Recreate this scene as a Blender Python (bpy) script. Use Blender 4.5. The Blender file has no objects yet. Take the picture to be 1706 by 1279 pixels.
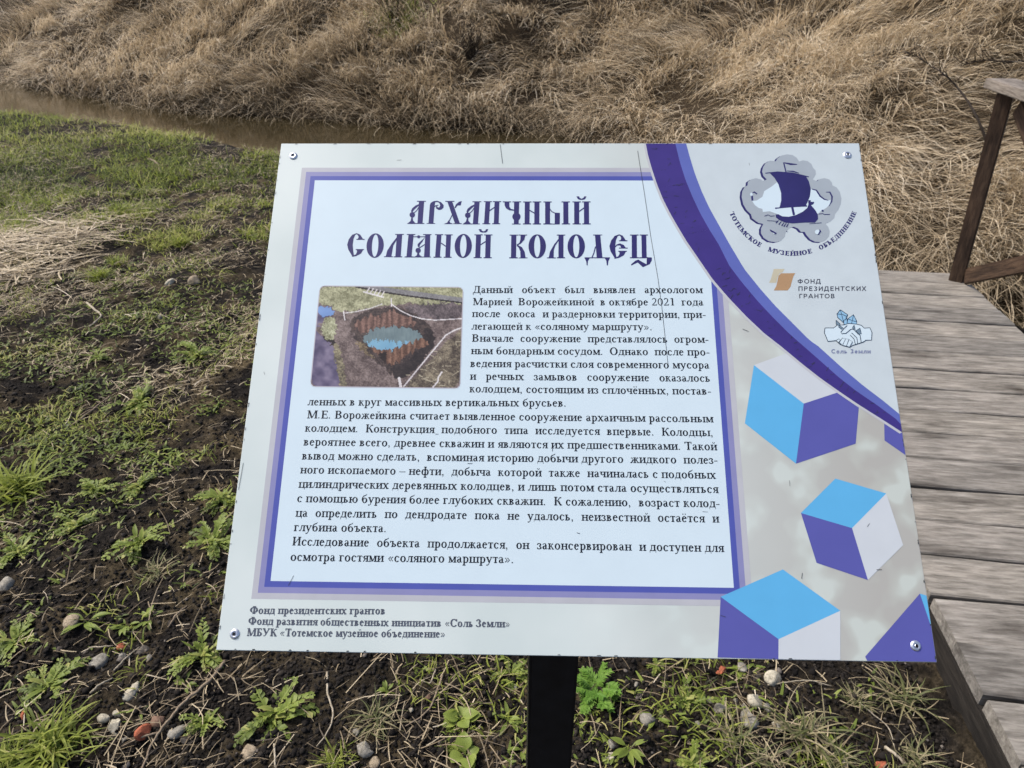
import bpy, bmesh, math, random
import numpy as np
from mathutils import Matrix, Vector

# ------------------------------------------------------------------ camera
CAMZ = 1.5
PITCH = math.radians(31.0)
FPX = 1200.0                       # focal length in photo pixels (photo is 1706 x 1279)
scene = bpy.context.scene
COL = scene.collection
cam_d = bpy.data.cameras.new("camera")
cam = bpy.data.objects.new("camera", cam_d)
COL.objects.link(cam)
cam.location = (0, 0, CAMZ)
cam.rotation_euler = (math.radians(90) - PITCH, 0, 0)
cam_d.sensor_width = 36.0
cam_d.lens = 36.0 * FPX / 1706.0
cam_d.clip_start = 0.02
cam_d.clip_end = 400
cam_d.dof.use_dof = True
cam_d.dof.focus_distance = 0.70
cam_d.dof.aperture_fstop = 22.0
scene.camera = cam

# ------------------------------------------------------------------ sky, sun, exposure
SUN_EL, SUN_AZ = math.radians(54), math.radians(290)     # azimuth clockwise from +y
world = bpy.data.worlds.new("World")
scene.world = world
world.use_nodes = True
wn = world.node_tree.nodes
wl = world.node_tree.links
wn.clear()
sky = wn.new("ShaderNodeTexSky")
sky.sky_type = 'NISHITA'
sky.sun_disc = False
sky.sun_elevation = SUN_EL
sky.sun_rotation = SUN_AZ
sky.air_density = 0.7
sky.dust_density = 3.0
bgn = wn.new("ShaderNodeBackground")
bgn.inputs[1].default_value = 0.135
wo = wn.new("ShaderNodeOutputWorld")
wl.new(sky.outputs[0], bgn.inputs[0])
wl.new(bgn.outputs[0], wo.inputs[0])
sun_d = bpy.data.lights.new("sun", 'SUN')
sun_d.energy = 2.1
sun_d.angle = math.radians(16)
sun_d.color = (1.0, 0.965, 0.91)
sun = bpy.data.objects.new("sun", sun_d)
COL.objects.link(sun)
sv = Vector((math.sin(SUN_AZ) * math.cos(SUN_EL), math.cos(SUN_AZ) * math.cos(SUN_EL), math.sin(SUN_EL)))
sun.rotation_euler = sv.to_track_quat('Z', 'Y').to_euler()
scene.view_settings.view_transform = 'Standard'
scene.view_settings.look = 'None'
scene.view_settings.gamma = 1.0
scene.view_settings.exposure = 0.84

RNG = np.random.default_rng(7)
random.seed(7)

# ------------------------------------------------------------------ helpers
def tag(o, label=None, cat=None, group=None, kind=None):
    if label: o["label"] = label
    if cat: o["category"] = cat
    if group: o["group"] = group
    if kind: o["kind"] = kind
    return o

def link(name, me, parent=None, mats=()):
    o = bpy.data.objects.new(name, me)
    COL.objects.link(o)
    for m in mats: me.materials.append(m)
    if parent: o.parent = parent
    return o

def empty(name, loc=(0, 0, 0)):
    o = bpy.data.objects.new(name, None)
    o.empty_display_size = .1
    COL.objects.link(o)
    o.location = loc
    return o

def lin(c):
    c = np.asarray(c, float) / 255.0
    return np.where(c <= .04045, c / 12.92, ((c + .055) / 1.055) ** 2.4)

def nodes_mat(name, rough=.6, spec=.4):
    m = bpy.data.materials.new(name)
    m.use_nodes = True
    nt = m.node_tree
    p = nt.nodes["Principled BSDF"]
    p.inputs["Roughness"].default_value = rough
    p.inputs["Specular IOR Level"].default_value = spec
    return m, nt, p

def N(nt, t, **kw):
    n = nt.nodes.new(t)
    for k, v in kw.items():
        if k.startswith("i_"):
            key = k[2:]
            n.inputs[int(key) if key.isdigit() else key].default_value = v
        else: setattr(n, k, v)
    return n

def ramp(nt, fac, stops):
    r = nt.nodes.new("ShaderNodeValToRGB")
    e = r.color_ramp.elements
    while len(e) < len(stops): e.new(.5)
    for el, (p, c) in zip(e, stops):
        el.position = p
        el.color = (*c, 1)
    nt.links.new(fac, r.inputs[0])
    return r.outputs[0]

def mixc(nt, fac, a, b, mode='MIX'):
    n = nt.nodes.new("ShaderNodeMix")
    n.data_type = 'RGBA'
    n.blend_type = mode
    for sock, v in ((n.inputs[0], fac), (n.inputs[6], a), (n.inputs[7], b)):
        if hasattr(v, "is_linked"): nt.links.new(v, sock)
        elif isinstance(v, (int, float)): sock.default_value = v
        else: sock.default_value = (*v, 1)
    return n.outputs[2]

def bump(nt, p, height, strength=.5, dist=.01):
    b = nt.nodes.new("ShaderNodeBump")
    b.inputs["Strength"].default_value = strength
    b.inputs["Distance"].default_value = dist
    nt.links.new(height, b.inputs["Height"])
    nt.links.new(b.outputs[0], p.inputs["Normal"])

def noise(nt, vec, scale, detail=4, rough=.55):
    n = nt.nodes.new("ShaderNodeTexNoise")
    n.inputs["Scale"].default_value = scale
    n.inputs["Detail"].default_value = detail
    n.inputs["Roughness"].default_value = rough
    if vec is not None: nt.links.new(vec, n.inputs["Vector"])
    return n.outputs["Fac"]

def objco(nt, scale=None):
    t = nt.nodes.new("ShaderNodeTexCoord")
    if scale is None: return t.outputs["Object"]
    m = nt.nodes.new("ShaderNodeMapping")
    m.inputs["Scale"].default_value = scale
    nt.links.new(t.outputs["Object"], m.inputs[0])
    return m.outputs[0]

# value noise
def _h(ix, iy, seed):
    n = (ix.astype(np.int64) * 374761393 + iy.astype(np.int64) * 668265263 + seed * 1442695041) & 0xffffffff
    n = ((n ^ (n >> 13)) * 1274126177) & 0xffffffff
    n = (n ^ (n >> 16)) & 0xffff
    return n / 65535.0

def vnoise(x, y, seed=0):
    x = np.asarray(x, float); y = np.asarray(y, float)
    ix, iy = np.floor(x), np.floor(y)
    fx, fy = x - ix, y - iy
    fx = fx * fx * (3 - 2 * fx); fy = fy * fy * (3 - 2 * fy)
    a, b = _h(ix, iy, seed), _h(ix + 1, iy, seed)
    c, d = _h(ix, iy + 1, seed), _h(ix + 1, iy + 1, seed)
    return (a * (1 - fx) + b * fx) * (1 - fy) + (c * (1 - fx) + d * fx) * fy

def fbm(x, y, seed=0, octv=4, gain=.5):
    s = 0; a = 1; t = 0
    for k in range(octv):
        s = s + a * vnoise(np.asarray(x) * 2 ** k, np.asarray(y) * 2 ** k, seed + k * 17)
        t += a; a *= gain
    return s / t

def sstep(x, a, b):
    t = np.clip((np.asarray(x, float) - a) / (b - a), 0, 1)
    return t * t * (3 - 2 * t)

# ------------------------------------------------------------------ terrain
FAR = np.array([(-40, 34), (-16, 18), (-8.5, 12.9), (-4.6, 10.5), (-1.54, 9.5), (.3, 9.2), (1.2, 8.1), (1.4, 6.8), (1.6, 5.5), (2.3, 4.6), (3.0, 4.0), (4.5, 3.1), (8, 1.2), (30, -8)], float)
NEAR = np.array([(-40, 28), (-16, 14.6), (-5.9, 8.75), (-3.85, 7.85), (-2.3, 6.95), (-1, 6.0), (.3, 5.0), (1.2, 4.3), (1.9, 3.75), (2.5, 3.25), (3.5, 2.5), (7, .2), (30, -13)], float)

def sdist(x, y, line):
    x = np.asarray(x, float); y = np.asarray(y, float)
    best = np.full(x.shape, 1e9); sg = np.ones(x.shape)
    for a, b in zip(line[:-1], line[1:]):
        d = b - a
        t = np.clip(((x - a[0]) * d[0] + (y - a[1]) * d[1]) / (d @ d), 0, 1)
        dx, dy = x - a[0] - t * d[0], y - a[1] - t * d[1]
        r = np.hypot(dx, dy)
        m = r < best - 1e-9
        best = np.where(m, r, best)
        sg = np.where(m, np.sign(d[0] * (y - a[1]) - d[1] * (x - a[0])), sg)
    return best * sg

WATER_Z = -0.42
def height(x, y):
    x = np.asarray(x, float); y = np.asarray(y, float)
    dn = sdist(x, y, NEAR) + .25 * (fbm(x * 1.3, y * 1.3, 5) - .5)
    df = sdist(x, y, FAR) + .5 * (fbm(x * .9, y * .9, 9) - .5)
    g = .10 * (fbm(x * .7, y * .7, 1) - .5) + .05 * (fbm(x * 3, y * 3, 2) - .5) + .034 * (fbm(x * 14, y * 14, 3) - .5) + .024 * (fbm(x * 45, y * 45, 4, 3) - .5)
    sn = sstep(dn, -.35, .3)
    z = g * (1 - sn) - .75 * sn
    up = np.maximum(df, 0)
    hill = .34 * sstep(df, -.25, .25) + .50 * np.minimum(up, 9) + .12 * np.clip(up - 9, 0, 14)
    hill = hill + sstep(df, .3, 2) * (.55 * (fbm(x * .55, y * .55, 21) - .5) + .38 * (fbm(x * 2.1, y * 2.1, 22) - .5))
    return z + np.where(df > -.25, hill, 0)

CAM = np.array([0, 0, CAMZ])
FW = np.array([0, math.cos(PITCH), -math.sin(PITCH)])
DN = np.array([0, -math.sin(PITCH), -math.cos(PITCH)])
RT = np.array([1., 0, 0])
def ray(px, py):
    d = RT * (px - 853) + DN * (py - 639.5) + FW * FPX
    return d / np.linalg.norm(d)
def hit(px, py):
    """point of the terrain seen at a place of the photograph"""
    d = ray(px, py); t = .8
    ts = np.linspace(.8, 40, 1600)
    P = CAM + ts[:, None] * d
    below = P[:, 2] < height(P[:, 0], P[:, 1])
    k = int(np.argmax(below)) if below.any() else len(ts) - 1
    t0, t1 = ts[max(k - 1, 0)], ts[k]
    for _ in range(12):
        tm = .5 * (t0 + t1); q = CAM + tm * d
        if q[2] < float(height(q[0:1], q[1:2])[0]): t1 = tm
        else: t0 = tm
    return CAM + t1 * d

def axis_grid(core0, core1, step, lo, hi, grow=1.09):
    a = list(np.arange(core0, core1, step))
    s = step; v = a[-1]
    while v < hi: s *= grow; v += s; a.append(v)
    s = step; v = a[0]; b = []
    while v > lo: s *= grow; v -= s; b.append(v)
    return np.array(b[::-1] + a)

def build_ground():
    xs = axis_grid(-2.2, 2.3, .014, -120, 120, 1.05)
    ys = axis_grid(.75, 3.4, .014, -60, 160, 1.035)
    X, Y = np.meshgrid(xs, ys)
    Z = height(X, Y)
    nx, ny = len(xs), len(ys)
    me = bpy.data.meshes.new("ground")
    v = np.stack([X, Y, Z], -1).reshape(-1, 3)
    i = np.arange((ny - 1) * (nx - 1)); r, c = i // (nx - 1), i % (nx - 1)
    q = np.stack([r * nx + c, r * nx + c + 1, (r + 1) * nx + c + 1, (r + 1) * nx + c], -1)
    fill(me, v, q)
    me.polygons.foreach_set("use_smooth", np.ones(len(q), bool))
    # how far up the reed bank a vertex is: 0 = near soil, 1 = reed bank
    a = me.attributes.new("bank", 'FLOAT', 'POINT')
    a.data.foreach_set("value", sstep(sdist(X, Y, FAR), -.6, .2).reshape(-1).astype(np.float32))
    m, nt, p = nodes_mat("soil", .95, .08)
    co = objco(nt)
    n1 = noise(nt, co, 7, 6); n2 = noise(nt, co, 60, 5, .65); n3 = noise(nt, co, 1.4, 3)
    soil = ramp(nt, n2, [(.3, (.0035, .003, .0026)), (.54, (.014, .0117, .0095)), (.82, (.055, .045, .035))])
    thatch = ramp(nt, n2, [(.3, (.03, .022, .011)), (.55, (.12, .09, .048)), (.8, (.27, .21, .115))])
    f = ramp(nt, n1, [(.45, (0, 0, 0)), (.62, (1, 1, 1))])
    f3 = ramp(nt, n3, [(.35, (.15, .15, .15)), (.65, (.8, .8, .8))])
    fm = nt.nodes.new("ShaderNodeMath"); fm.operation = 'MULTIPLY'
    nt.links.new(f, fm.inputs[0]); nt.links.new(f3, fm.inputs[1])
    near = mixc(nt, fm.outputs[0], soil, thatch)
    bank = ramp(nt, n2, [(.3, (.014, .010, .006)), (.7, (.07, .05, .03))])
    at = N(nt, "ShaderNodeAttribute", attribute_name="bank")
    nt.links.new(mixc(nt, at.outputs["Fac"], near, bank), p.inputs["Base Color"])
    n4 = noise(nt, co, 130, 4, .6)
    bump(nt, p, n4, .8, .012)
    return tag(link("ground", me, None, [m]), "dark churned soil of the near bank and the reed hillside", kind="structure")

def fill(me, v, quads):
    v = np.asarray(v, np.float32); q = np.asarray(quads, np.int32)
    k = q.shape[1]
    me.vertices.add(len(v)); me.vertices.foreach_set("co", v.reshape(-1))
    me.loops.add(q.size); me.loops.foreach_set("vertex_index", q.reshape(-1))
    me.polygons.add(len(q)); me.polygons.foreach_set("loop_start", np.arange(0, q.size, k, dtype=np.int32))
    me.update(calc_edges=True)

def build_water():
    # a sheet between the two banks, its edges under the soil
    pts = [(-40, 27), (-16, 14), (-6, 8.2), (-2.4, 6.4), (.2, 4.5), (1.8, 3.3), (3.3, 2.1), (7, -.3), (30, -14),
           (30, -7), (8, 1.9), (4.6, 3.8), (3.2, 4.8), (2.0, 6.0), (1.8, 7.3), (1.6, 8.8), (-1.0, 10.2), (-4.4, 11.2), (-8.3, 13.6), (-16, 19), (-40, 36)]
    me = bpy.data.meshes.new("stream_water")
    me.from_pydata([(x, y, WATER_Z) for x, y in pts], [], [list(range(len(pts)))])
    m, nt, p = nodes_mat("muddy_water", .035, .5)
    co = objco(nt, (1, 2.2, 1))
    p.inputs["Base Color"].default_value = (0.030, .023, .011, 1)
    bump(nt, p, noise(nt, co, 7, 3), .05, .02)
    return tag(link("stream_water", me, None, [m]), "still muddy brown water of the narrow stream", kind="structure")

# ------------------------------------------------------------------ blades (grass, reeds, straw)
def blade_mesh(name, base, head, e0, e1, length, width, tint, segs=3, roll=None, curl=None, taper=.25):
    n = len(base)
    ln = length / segs
    P = np.empty((n, segs + 1, 3)); P[:, 0] = base
    if curl is None: curl = np.zeros(n)
    if roll is None: roll = np.zeros(n)
    hs = []
    for k in range(segs):
        e = e0 + (e1 - e0) * (k + .5) / segs
        h = head + curl * (k / segs)
        hs.append(h)
        P[:, k + 1] = P[:, k] + ln[:, None] * np.stack([np.cos(e) * np.cos(h), np.cos(e) * np.sin(h), np.sin(e)], -1)
    V = np.empty((n, segs + 1, 2, 3))
    for k in range(segs + 1):
        h = hs[min(k, segs - 1)]
        side = np.stack([-np.sin(h) * np.cos(roll), np.cos(h) * np.cos(roll), np.sin(roll)], -1)
        w = width * (1 if k == 0 else 1 - (1 - taper) * (k / segs) ** 1.6) * .5
        V[:, k, 0] = P[:, k] - side * w[:, None]
        V[:, k, 1] = P[:, k] + side * w[:, None]
    idx = np.arange(n)[:, None] * (2 * (segs + 1)) + np.arange(segs)[None] * 2
    Q = np.stack([idx, idx + 1, idx + 3, idx + 2], -1).reshape(-1, 4)
    me = bpy.data.meshes.new(name)
    fill(me, V.reshape(-1, 3), Q)
    me.polygons.foreach_set("use_smooth", np.ones(len(Q), bool))
    a = me.attributes.new("tint", 'FLOAT', 'POINT')
    a.data.foreach_set("value", np.repeat(tint, 2 * (segs + 1)).astype(np.float32))
    return me

def blade_mat(name, stops, transl=.25, rough=.6, spec=.3):
    m, nt, p = nodes_mat(name, rough, spec)
    at = N(nt, "ShaderNodeAttribute", attribute_name="tint")
    c = ramp(nt, at.outputs["Fac"], stops)
    nt.links.new(c, p.inputs["Base Color"])
    if transl:
        t = N(nt, "ShaderNodeBsdfTranslucent")
        nt.links.new(c, t.inputs[0])
        mx = N(nt, "ShaderNodeMixShader"); mx.inputs[0].default_value = transl
        nt.links.new(p.outputs[0], mx.inputs[1]); nt.links.new(t.outputs[0], mx.inputs[2])
        nt.links.new(mx.outputs[0], nt.nodes["Material Output"].inputs[0])
    return m

REED = blade_mat("dry_reed", [(0, (.035, .028, .015)), (.25, (.17, .13, .078)), (.5, (.47, .37, .235)), (.8, (.68, .56, .385)), (1, (.84, .73, .55))], .3)
GREEN = blade_mat("fresh_grass", [(0, (.035, .045, .012)), (.35, (.15, .19, .028)), (.7, (.33, .37, .06)), (1, (.60, .54, .22))], .45)
STRAW = blade_mat("straw", [(0, (.05, .036, .022)), (.35, (.22, .165, .095)), (.7, (.46, .37, .23)), (1, (.66, .56, .41))], .1)
WEED = blade_mat("weed_leaf", [(0, (.04, .055, .012)), (.4, (.14, .185, .03)), (.75, (.26, .32, .06)), (1, (.42, .40, .12))], .4, .5)

def under_deck(x, y):
    ux, uy = x - 1.05, y - 1.264
    return ((ux * .9945 - uy * .1045) > -.06) & (y < 3.6)

def build_reeds():
    # clumps of dead reed over the far bank
    M = 60000
    x = RNG.uniform(-17, 13, M); y = RNG.uniform(1.5, 26, M)
    df = sdist(x, y, FAR)
    dist = np.hypot(x, y)
    keep = (df > -.12) & (df < 12) & (RNG.random(M) < np.minimum(1, (4.6 / dist) ** 1.05) * .85)
    ang = np.degrees(np.arctan2(x, y))
    keep &= np.abs(ang) < 62
    gap = fbm(x * .8, y * .8, 31)
    keep &= RNG.random(M) < sstep(gap, .20, .38) * .5 + .5
    x, y, df = x[keep], y[keep], df[keep]
    K = 40
    n = len(x)
    print("reed clumps", n)
    cx = np.repeat(x, K); cy = np.repeat(y, K); cd = np.repeat(df, K)
    spread = .10
    bx = cx + RNG.normal(0, spread, n * K); by = cy + RNG.normal(0, spread, n * K)
    bz = height(bx, by) - .01
    # lean: mostly down the slope and sideways, swirling from clump to clump
    e = .15
    gx = (sdist(x + e, y, FAR) - sdist(x - e, y, FAR)); gy = (sdist(x, y + e, FAR) - sdist(x, y - e, FAR))
    down = np.arctan2(-gy, -gx)
    swirl = (fbm(x * .5, y * .5, 41, 3) - .5) * 5.5 + RNG.normal(0, .5, n)
    hd = np.repeat(down + .55 + swirl, K) + RNG.normal(0, .30, n * K)
    lie = np.repeat(sstep(fbm(x * .45, y * .45, 43, 3), .35, .65), K)
    e0 = np.radians(RNG.uniform(35, 75, n * K) - 25 * lie)
    e1 = np.radians(RNG.uniform(-40, 20, n * K) - 12 * lie)
    L = RNG.uniform(.2, .56, n * K) * (1 - .3 * (cd < .3))
    dd = np.hypot(bx, by)
    W = RNG.uniform(.0026, .0060, n * K) * np.clip(dd / 6, .7, 1.8)
    shade = np.repeat(fbm(x * .35, y * .35, 47, 3), K)
    tone = np.repeat(RNG.normal(0, .13, n), K)
    t = .56 + (shade - .5) * .8 + tone + RNG.normal(0, .21, n * K)
    t = t - .22 * (cd < .35)
    t = np.clip(t, 0, 1)
    me = blade_mesh("dry_reeds", np.stack([bx, by, bz], -1), hd, e0, e1, L, W, t, 3, RNG.uniform(-.6, .6, n * K), RNG.normal(0, .3, n * K))
    tag(link("dry_reeds", me, None, [REED]), "dead tan reeds matted over the whole far hillside", kind="stuff")
    # reeds bent over the water line
    M = 5200
    s = RNG.random(M); 
    seg = RNG.integers(1, len(FAR) - 3, M)
    a, b = FAR[seg], FAR[seg + 1]
    P = a + (b - a) * s[:, None]
    nrm = np.stack([-(b - a)[:, 1], (b - a)[:, 0]], -1); nrm /= np.linalg.norm(nrm, axis=1)[:, None]
    P = P + nrm * RNG.uniform(-.05, .35, M)[:, None]
    hd = np.arctan2(-nrm[:, 1], -nrm[:, 0]) + RNG.normal(.5, .7, M)
    me = blade_mesh("shore_reeds", np.column_stack([P, height(P[:, 0], P[:, 1])]), hd, np.radians(RNG.uniform(20, 60, M)), np.radians(RNG.uniform(-55, -5, M)),
                    RNG.uniform(.3, .75, M), RNG.uniform(.004, .008, M), np.clip(RNG.normal(.42, .2, M), 0, 1), 4, None, RNG.normal(0, .5, M))
    tag(link("shore_reeds", me, None, [REED]), "limp reed stalks drooping along the water line", kind="stuff")

def ground_samples(n, x0=-420, x1=2150, y0=150, y1=1480):
    px = RNG.uniform(x0, x1, n); py = RNG.uniform(y0, y1, n)
    d = RT[None] * (px - 853)[:, None] + DN[None] * (py - 639.5)[:, None] + FW[None] * FPX
    ok = d[:, 2] < -1e-3
    d = d[ok]
    t = -CAMZ / d[:, 2]
    x, y = d[:, 0] * t, d[:, 1] * t
    k = (sdist(x, y, NEAR) < -.02) & ~under_deck(x, y) & (y < 16)
    return x[k], y[k]

def build_ground_cover():
    # fresh grass: thick on the far part of the near bank, patchy nearer
    x, y = ground_samples(1100000)
    far = sstep(y + 1.2 * (fbm(x * .8, y * .8, 60) - .5), 3.1, 4.7)
    mid = sstep(y, 1.7, 2.3) * (1 - far)
    n1 = fbm(x * 1.2, y * 1.2, 61); n2 = fbm(x * 4.5, y * 4.5, 62)
    right = sstep(x, -.4, .6)
    dens = far * (sstep(n1 * .5 + n2 * .5, .43, .56) * .92 + .02) + mid * sstep(n1 * .45 + n2 * .55, .48, .59) * .85 + (1 - far - mid) * sstep(n2, .60, .72) * .13
    k = RNG.random(len(x)) < dens * np.where(y > 4, .85, .2)
    x, y, far = x[k], y[k], far[k]
    n = len(x); print("grass", n)
    L = RNG.uniform(.02, .055, n) * (1 + 1.2 * far)
    t = np.clip(.54 + 1.0 * (fbm(x * 1.1, y * 1.1, 66) - .5) + RNG.normal(0, .2, n), 0, 1)
    me = blade_mesh("meadow_grass", np.stack([x, y, height(x, y) - .003], -1), RNG.uniform(0, 6.28, n), np.radians(RNG.uniform(25, 80, n)),
                    np.radians(RNG.uniform(-35, 35, n)), L, RNG.uniform(.0022, .005, n) * (1 + .35 * far), t, 3, None, RNG.normal(0, .5, n))
    tag(link("meadow_grass", me, None, [GREEN]), "short fresh green grass sprouting over the near bank", kind="stuff")
    # thatch and dead straw bits lying on the soil
    x, y = ground_samples(520000)
    n1 = fbm(x * 1.0, y * 1.0, 71); n2 = fbm(x * 3.7, y * 3.7, 72)
    band = sstep(y, 1.9, 3.0)
    dens = band * (sstep(.5 * n1 + .5 * n2, .40, .58) * .85 + .1 * (y > 2.6) + .75 * sstep(y, 2.7, 3.6) * sstep(n1, .38, .56)) + .025 + .045 * (1 - band) * sstep(n2, .5, .7)
    k = RNG.random(len(x)) < dens * .5
    x, y = x[k], y[k]; n = len(x); print("straw", n)
    L = RNG.uniform(.015, .075, n) * np.where(RNG.random(n) < .08, 2.0, 1)
    t = np.clip(RNG.normal(.42, .22, n) + .25 * (fbm(x * .9, y * .9, 77) - .5), 0, 1)
    me = blade_mesh("straw_litter", np.stack([x, y, height(x, y) + RNG.uniform(.002, .012, n) * (1 + 3 * sstep(y, 3.2, 5))], -1), RNG.normal(.6, 1.2, n), np.radians(RNG.uniform(-8, 28, n)),
                    np.radians(RNG.uniform(-30, 10, n)), L, RNG.uniform(.0009, .0028, n) * np.where(y > 2.4, 1.4, 1), t, 3, RNG.uniform(-.5, .5, n), RNG.normal(0, .45, n), .6)
    tag(link("straw_litter", me, None, [STRAW]), "dead straw and dry leaf bits scattered over the soil", kind="stuff")
    # low weeds: little leaves between the straw
    x, y = ground_samples(420000)
    n1 = fbm(x * 2.0, y * 2.0, 81); n2 = fbm(x * 7, y * 7, 82)
    band = sstep(y, 1.45, 2.1) * (1 - sstep(y, 4.5, 6))
    dens = band * sstep(.4 * n1 + .6 * n2, .46, .62) + (1 - band) * .12 * sstep(n2, .55, .7)
    k = RNG.random(len(x)) < dens * .45
    x, y = x[k], y[k]; n = len(x); print("weeds", n)
    t = np.clip(RNG.normal(.45, .2, n) + .7 * (fbm(x * 1.8, y * 1.8, 87) - .5), 0, 1)
    me = blade_mesh("low_weeds", np.stack([x, y, height(x, y)], -1), RNG.uniform(0, 6.28, n), np.radians(RNG.uniform(5, 60, n)),
                    np.radians(RNG.uniform(-40, 20, n)), RNG.uniform(.012, .035, n), RNG.uniform(.004, .009, n), t, 2, None, None, .35)
    tag(link("low_weeds", me, None, [WEED]), "small creeping weed leaves between the straw", kind="stuff")
    # heap of cut reed stems at the left
    c = np.array([hit(40, 415), hit(95, 395), hit(-60, 430), hit(20, 450)])
    n = 1300
    w = RNG.integers(0, len(c), n)
    x = c[w, 0] + RNG.normal(0, .17, n); y = c[w, 1] + RNG.normal(0, .17, n)
    me = blade_mesh("cut_reed_heap", np.stack([x, y, height(x, y) + RNG.uniform(.005, .05, n)], -1), RNG.normal(.35, .8, n) + 3.14 * (RNG.random(n) < .5),
                    np.radians(RNG.uniform(-3, 14, n)), np.radians(RNG.uniform(-14, 3, n)), RNG.uniform(.06, .24, n), RNG.uniform(.003, .008, n),
                    np.clip(RNG.normal(.66, .2, n), 0, 1), 3, None, RNG.normal(0, .15, n), .9)
    tag(link("cut_reed_heap", me, None, [STRAW]), "heap of pale cut reed stems at the left edge", kind="stuff")
    # crumbs of soil
    x, y = ground_samples(60000, -300, 2000, 560, 1480)
    n = len(x)
    r = RNG.uniform(.0018, .0062, n) * np.where(RNG.random(n) < .05, 1.8, 1)
    ico = bmesh.new(); bmesh.ops.create_icosphere(ico, subdivisions=1, radius=1)
    vv = np.array([v.co for v in ico.verts]); ff = np.array([[v.index for v in f.verts] for f in ico.faces]); ico.free()
    jit = RNG.uniform(.6, 1.25, (n, len(vv), 1))
    V = vv[None] * jit * r[:, None, None] * np.array([1, 1, .75]) + np.stack([x, y, height(x, y) + r * .25], -1)[:, None]
    F = (ff[None] + (np.arange(n) * len(vv))[:, None, None]).reshape(-1, 3)
    me = bpy.data.meshes.new("soil_crumbs"); fill(me, V.reshape(-1, 3), F)
    a = me.attributes.new("tint", 'FLOAT', 'POINT'); a.data.foreach_set("value", np.repeat(np.clip(RNG.normal(.35, .25, n), 0, 1), len(vv)).astype(np.float32))
    m = blade_mat("soil_crumb", [(0, (.008, .0065, .0055)), (.6, (.018, .0145, .0115)), (.9, (.05, .041, .032)), (1, (.14, .12, .10))], 0, .95, .2)
    tag(link("soil_crumbs", me, None, [m]), "loose dark crumbs of soil", kind="stuff")
# ------------------------------------------------------------------ serif lettering, drawn stroke by stroke
XH, CH = .45, .66
class Pen:
    def __init__(s, stem, thin): s.s = stem; s.t = thin; s.o = []; s.sf = .075
    def p(s, *pts): s.o.append(list(pts))
    def r(s, x0, y0, x1, y1): s.o.append([(x0, y0), (x1, y0), (x1, y1), (x0, y1)])
    def st(s, pts, w):
        pts = np.array(pts, float); n = len(pts)
        w = np.full(n, w) if np.isscalar(w) else np.array(w, float)
        d = np.gradient(pts, axis=0); d /= np.linalg.norm(d, axis=1)[:, None] + 1e-9
        nn = np.stack([-d[:, 1], d[:, 0]], -1) * (w / 2)[:, None]
        A, B = pts + nn, pts - nn
        for k in range(n - 1): s.o.append([tuple(A[k]), tuple(A[k + 1]), tuple(B[k + 1]), tuple(B[k])])
    def ring(s, cx, cy, rx, ry, a0=0, a1=360, wv=None, wh=None):
        wv = s.s * 1.08 if wv is None else wv; wh = s.t if wh is None else wh
        n = max(5, int(abs(a1 - a0) / 24))
        A = np.radians(np.linspace(a0, a1, n + 1)); c, q = np.cos(A), np.sin(A)
        O = np.stack([cx + rx * c, cy + ry * q], -1); I = np.stack([cx + (rx - wv) * c, cy + (ry - wh) * q], -1)
        for k in range(n): s.o.append([tuple(O[k]), tuple(O[k + 1]), tuple(I[k + 1]), tuple(I[k])])
    def dot(s, cx, cy, r): s.o.append([(cx + r * math.cos(a), cy + r * math.sin(a)) for a in np.linspace(0, 6.283, 9)[:-1]])
    def stem(s, x, y0, y1, b=1, t=1, w=None):
        w = w or s.s
        s.r(x, y0, x + w, y1)
        if b: s.r(x - s.sf * .8, y0, x + w + s.sf * .8, y0 + s.t)
        if t: s.r(x - s.sf * .8, y1 - s.t, x + w + s.sf * .8, y1)

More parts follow.
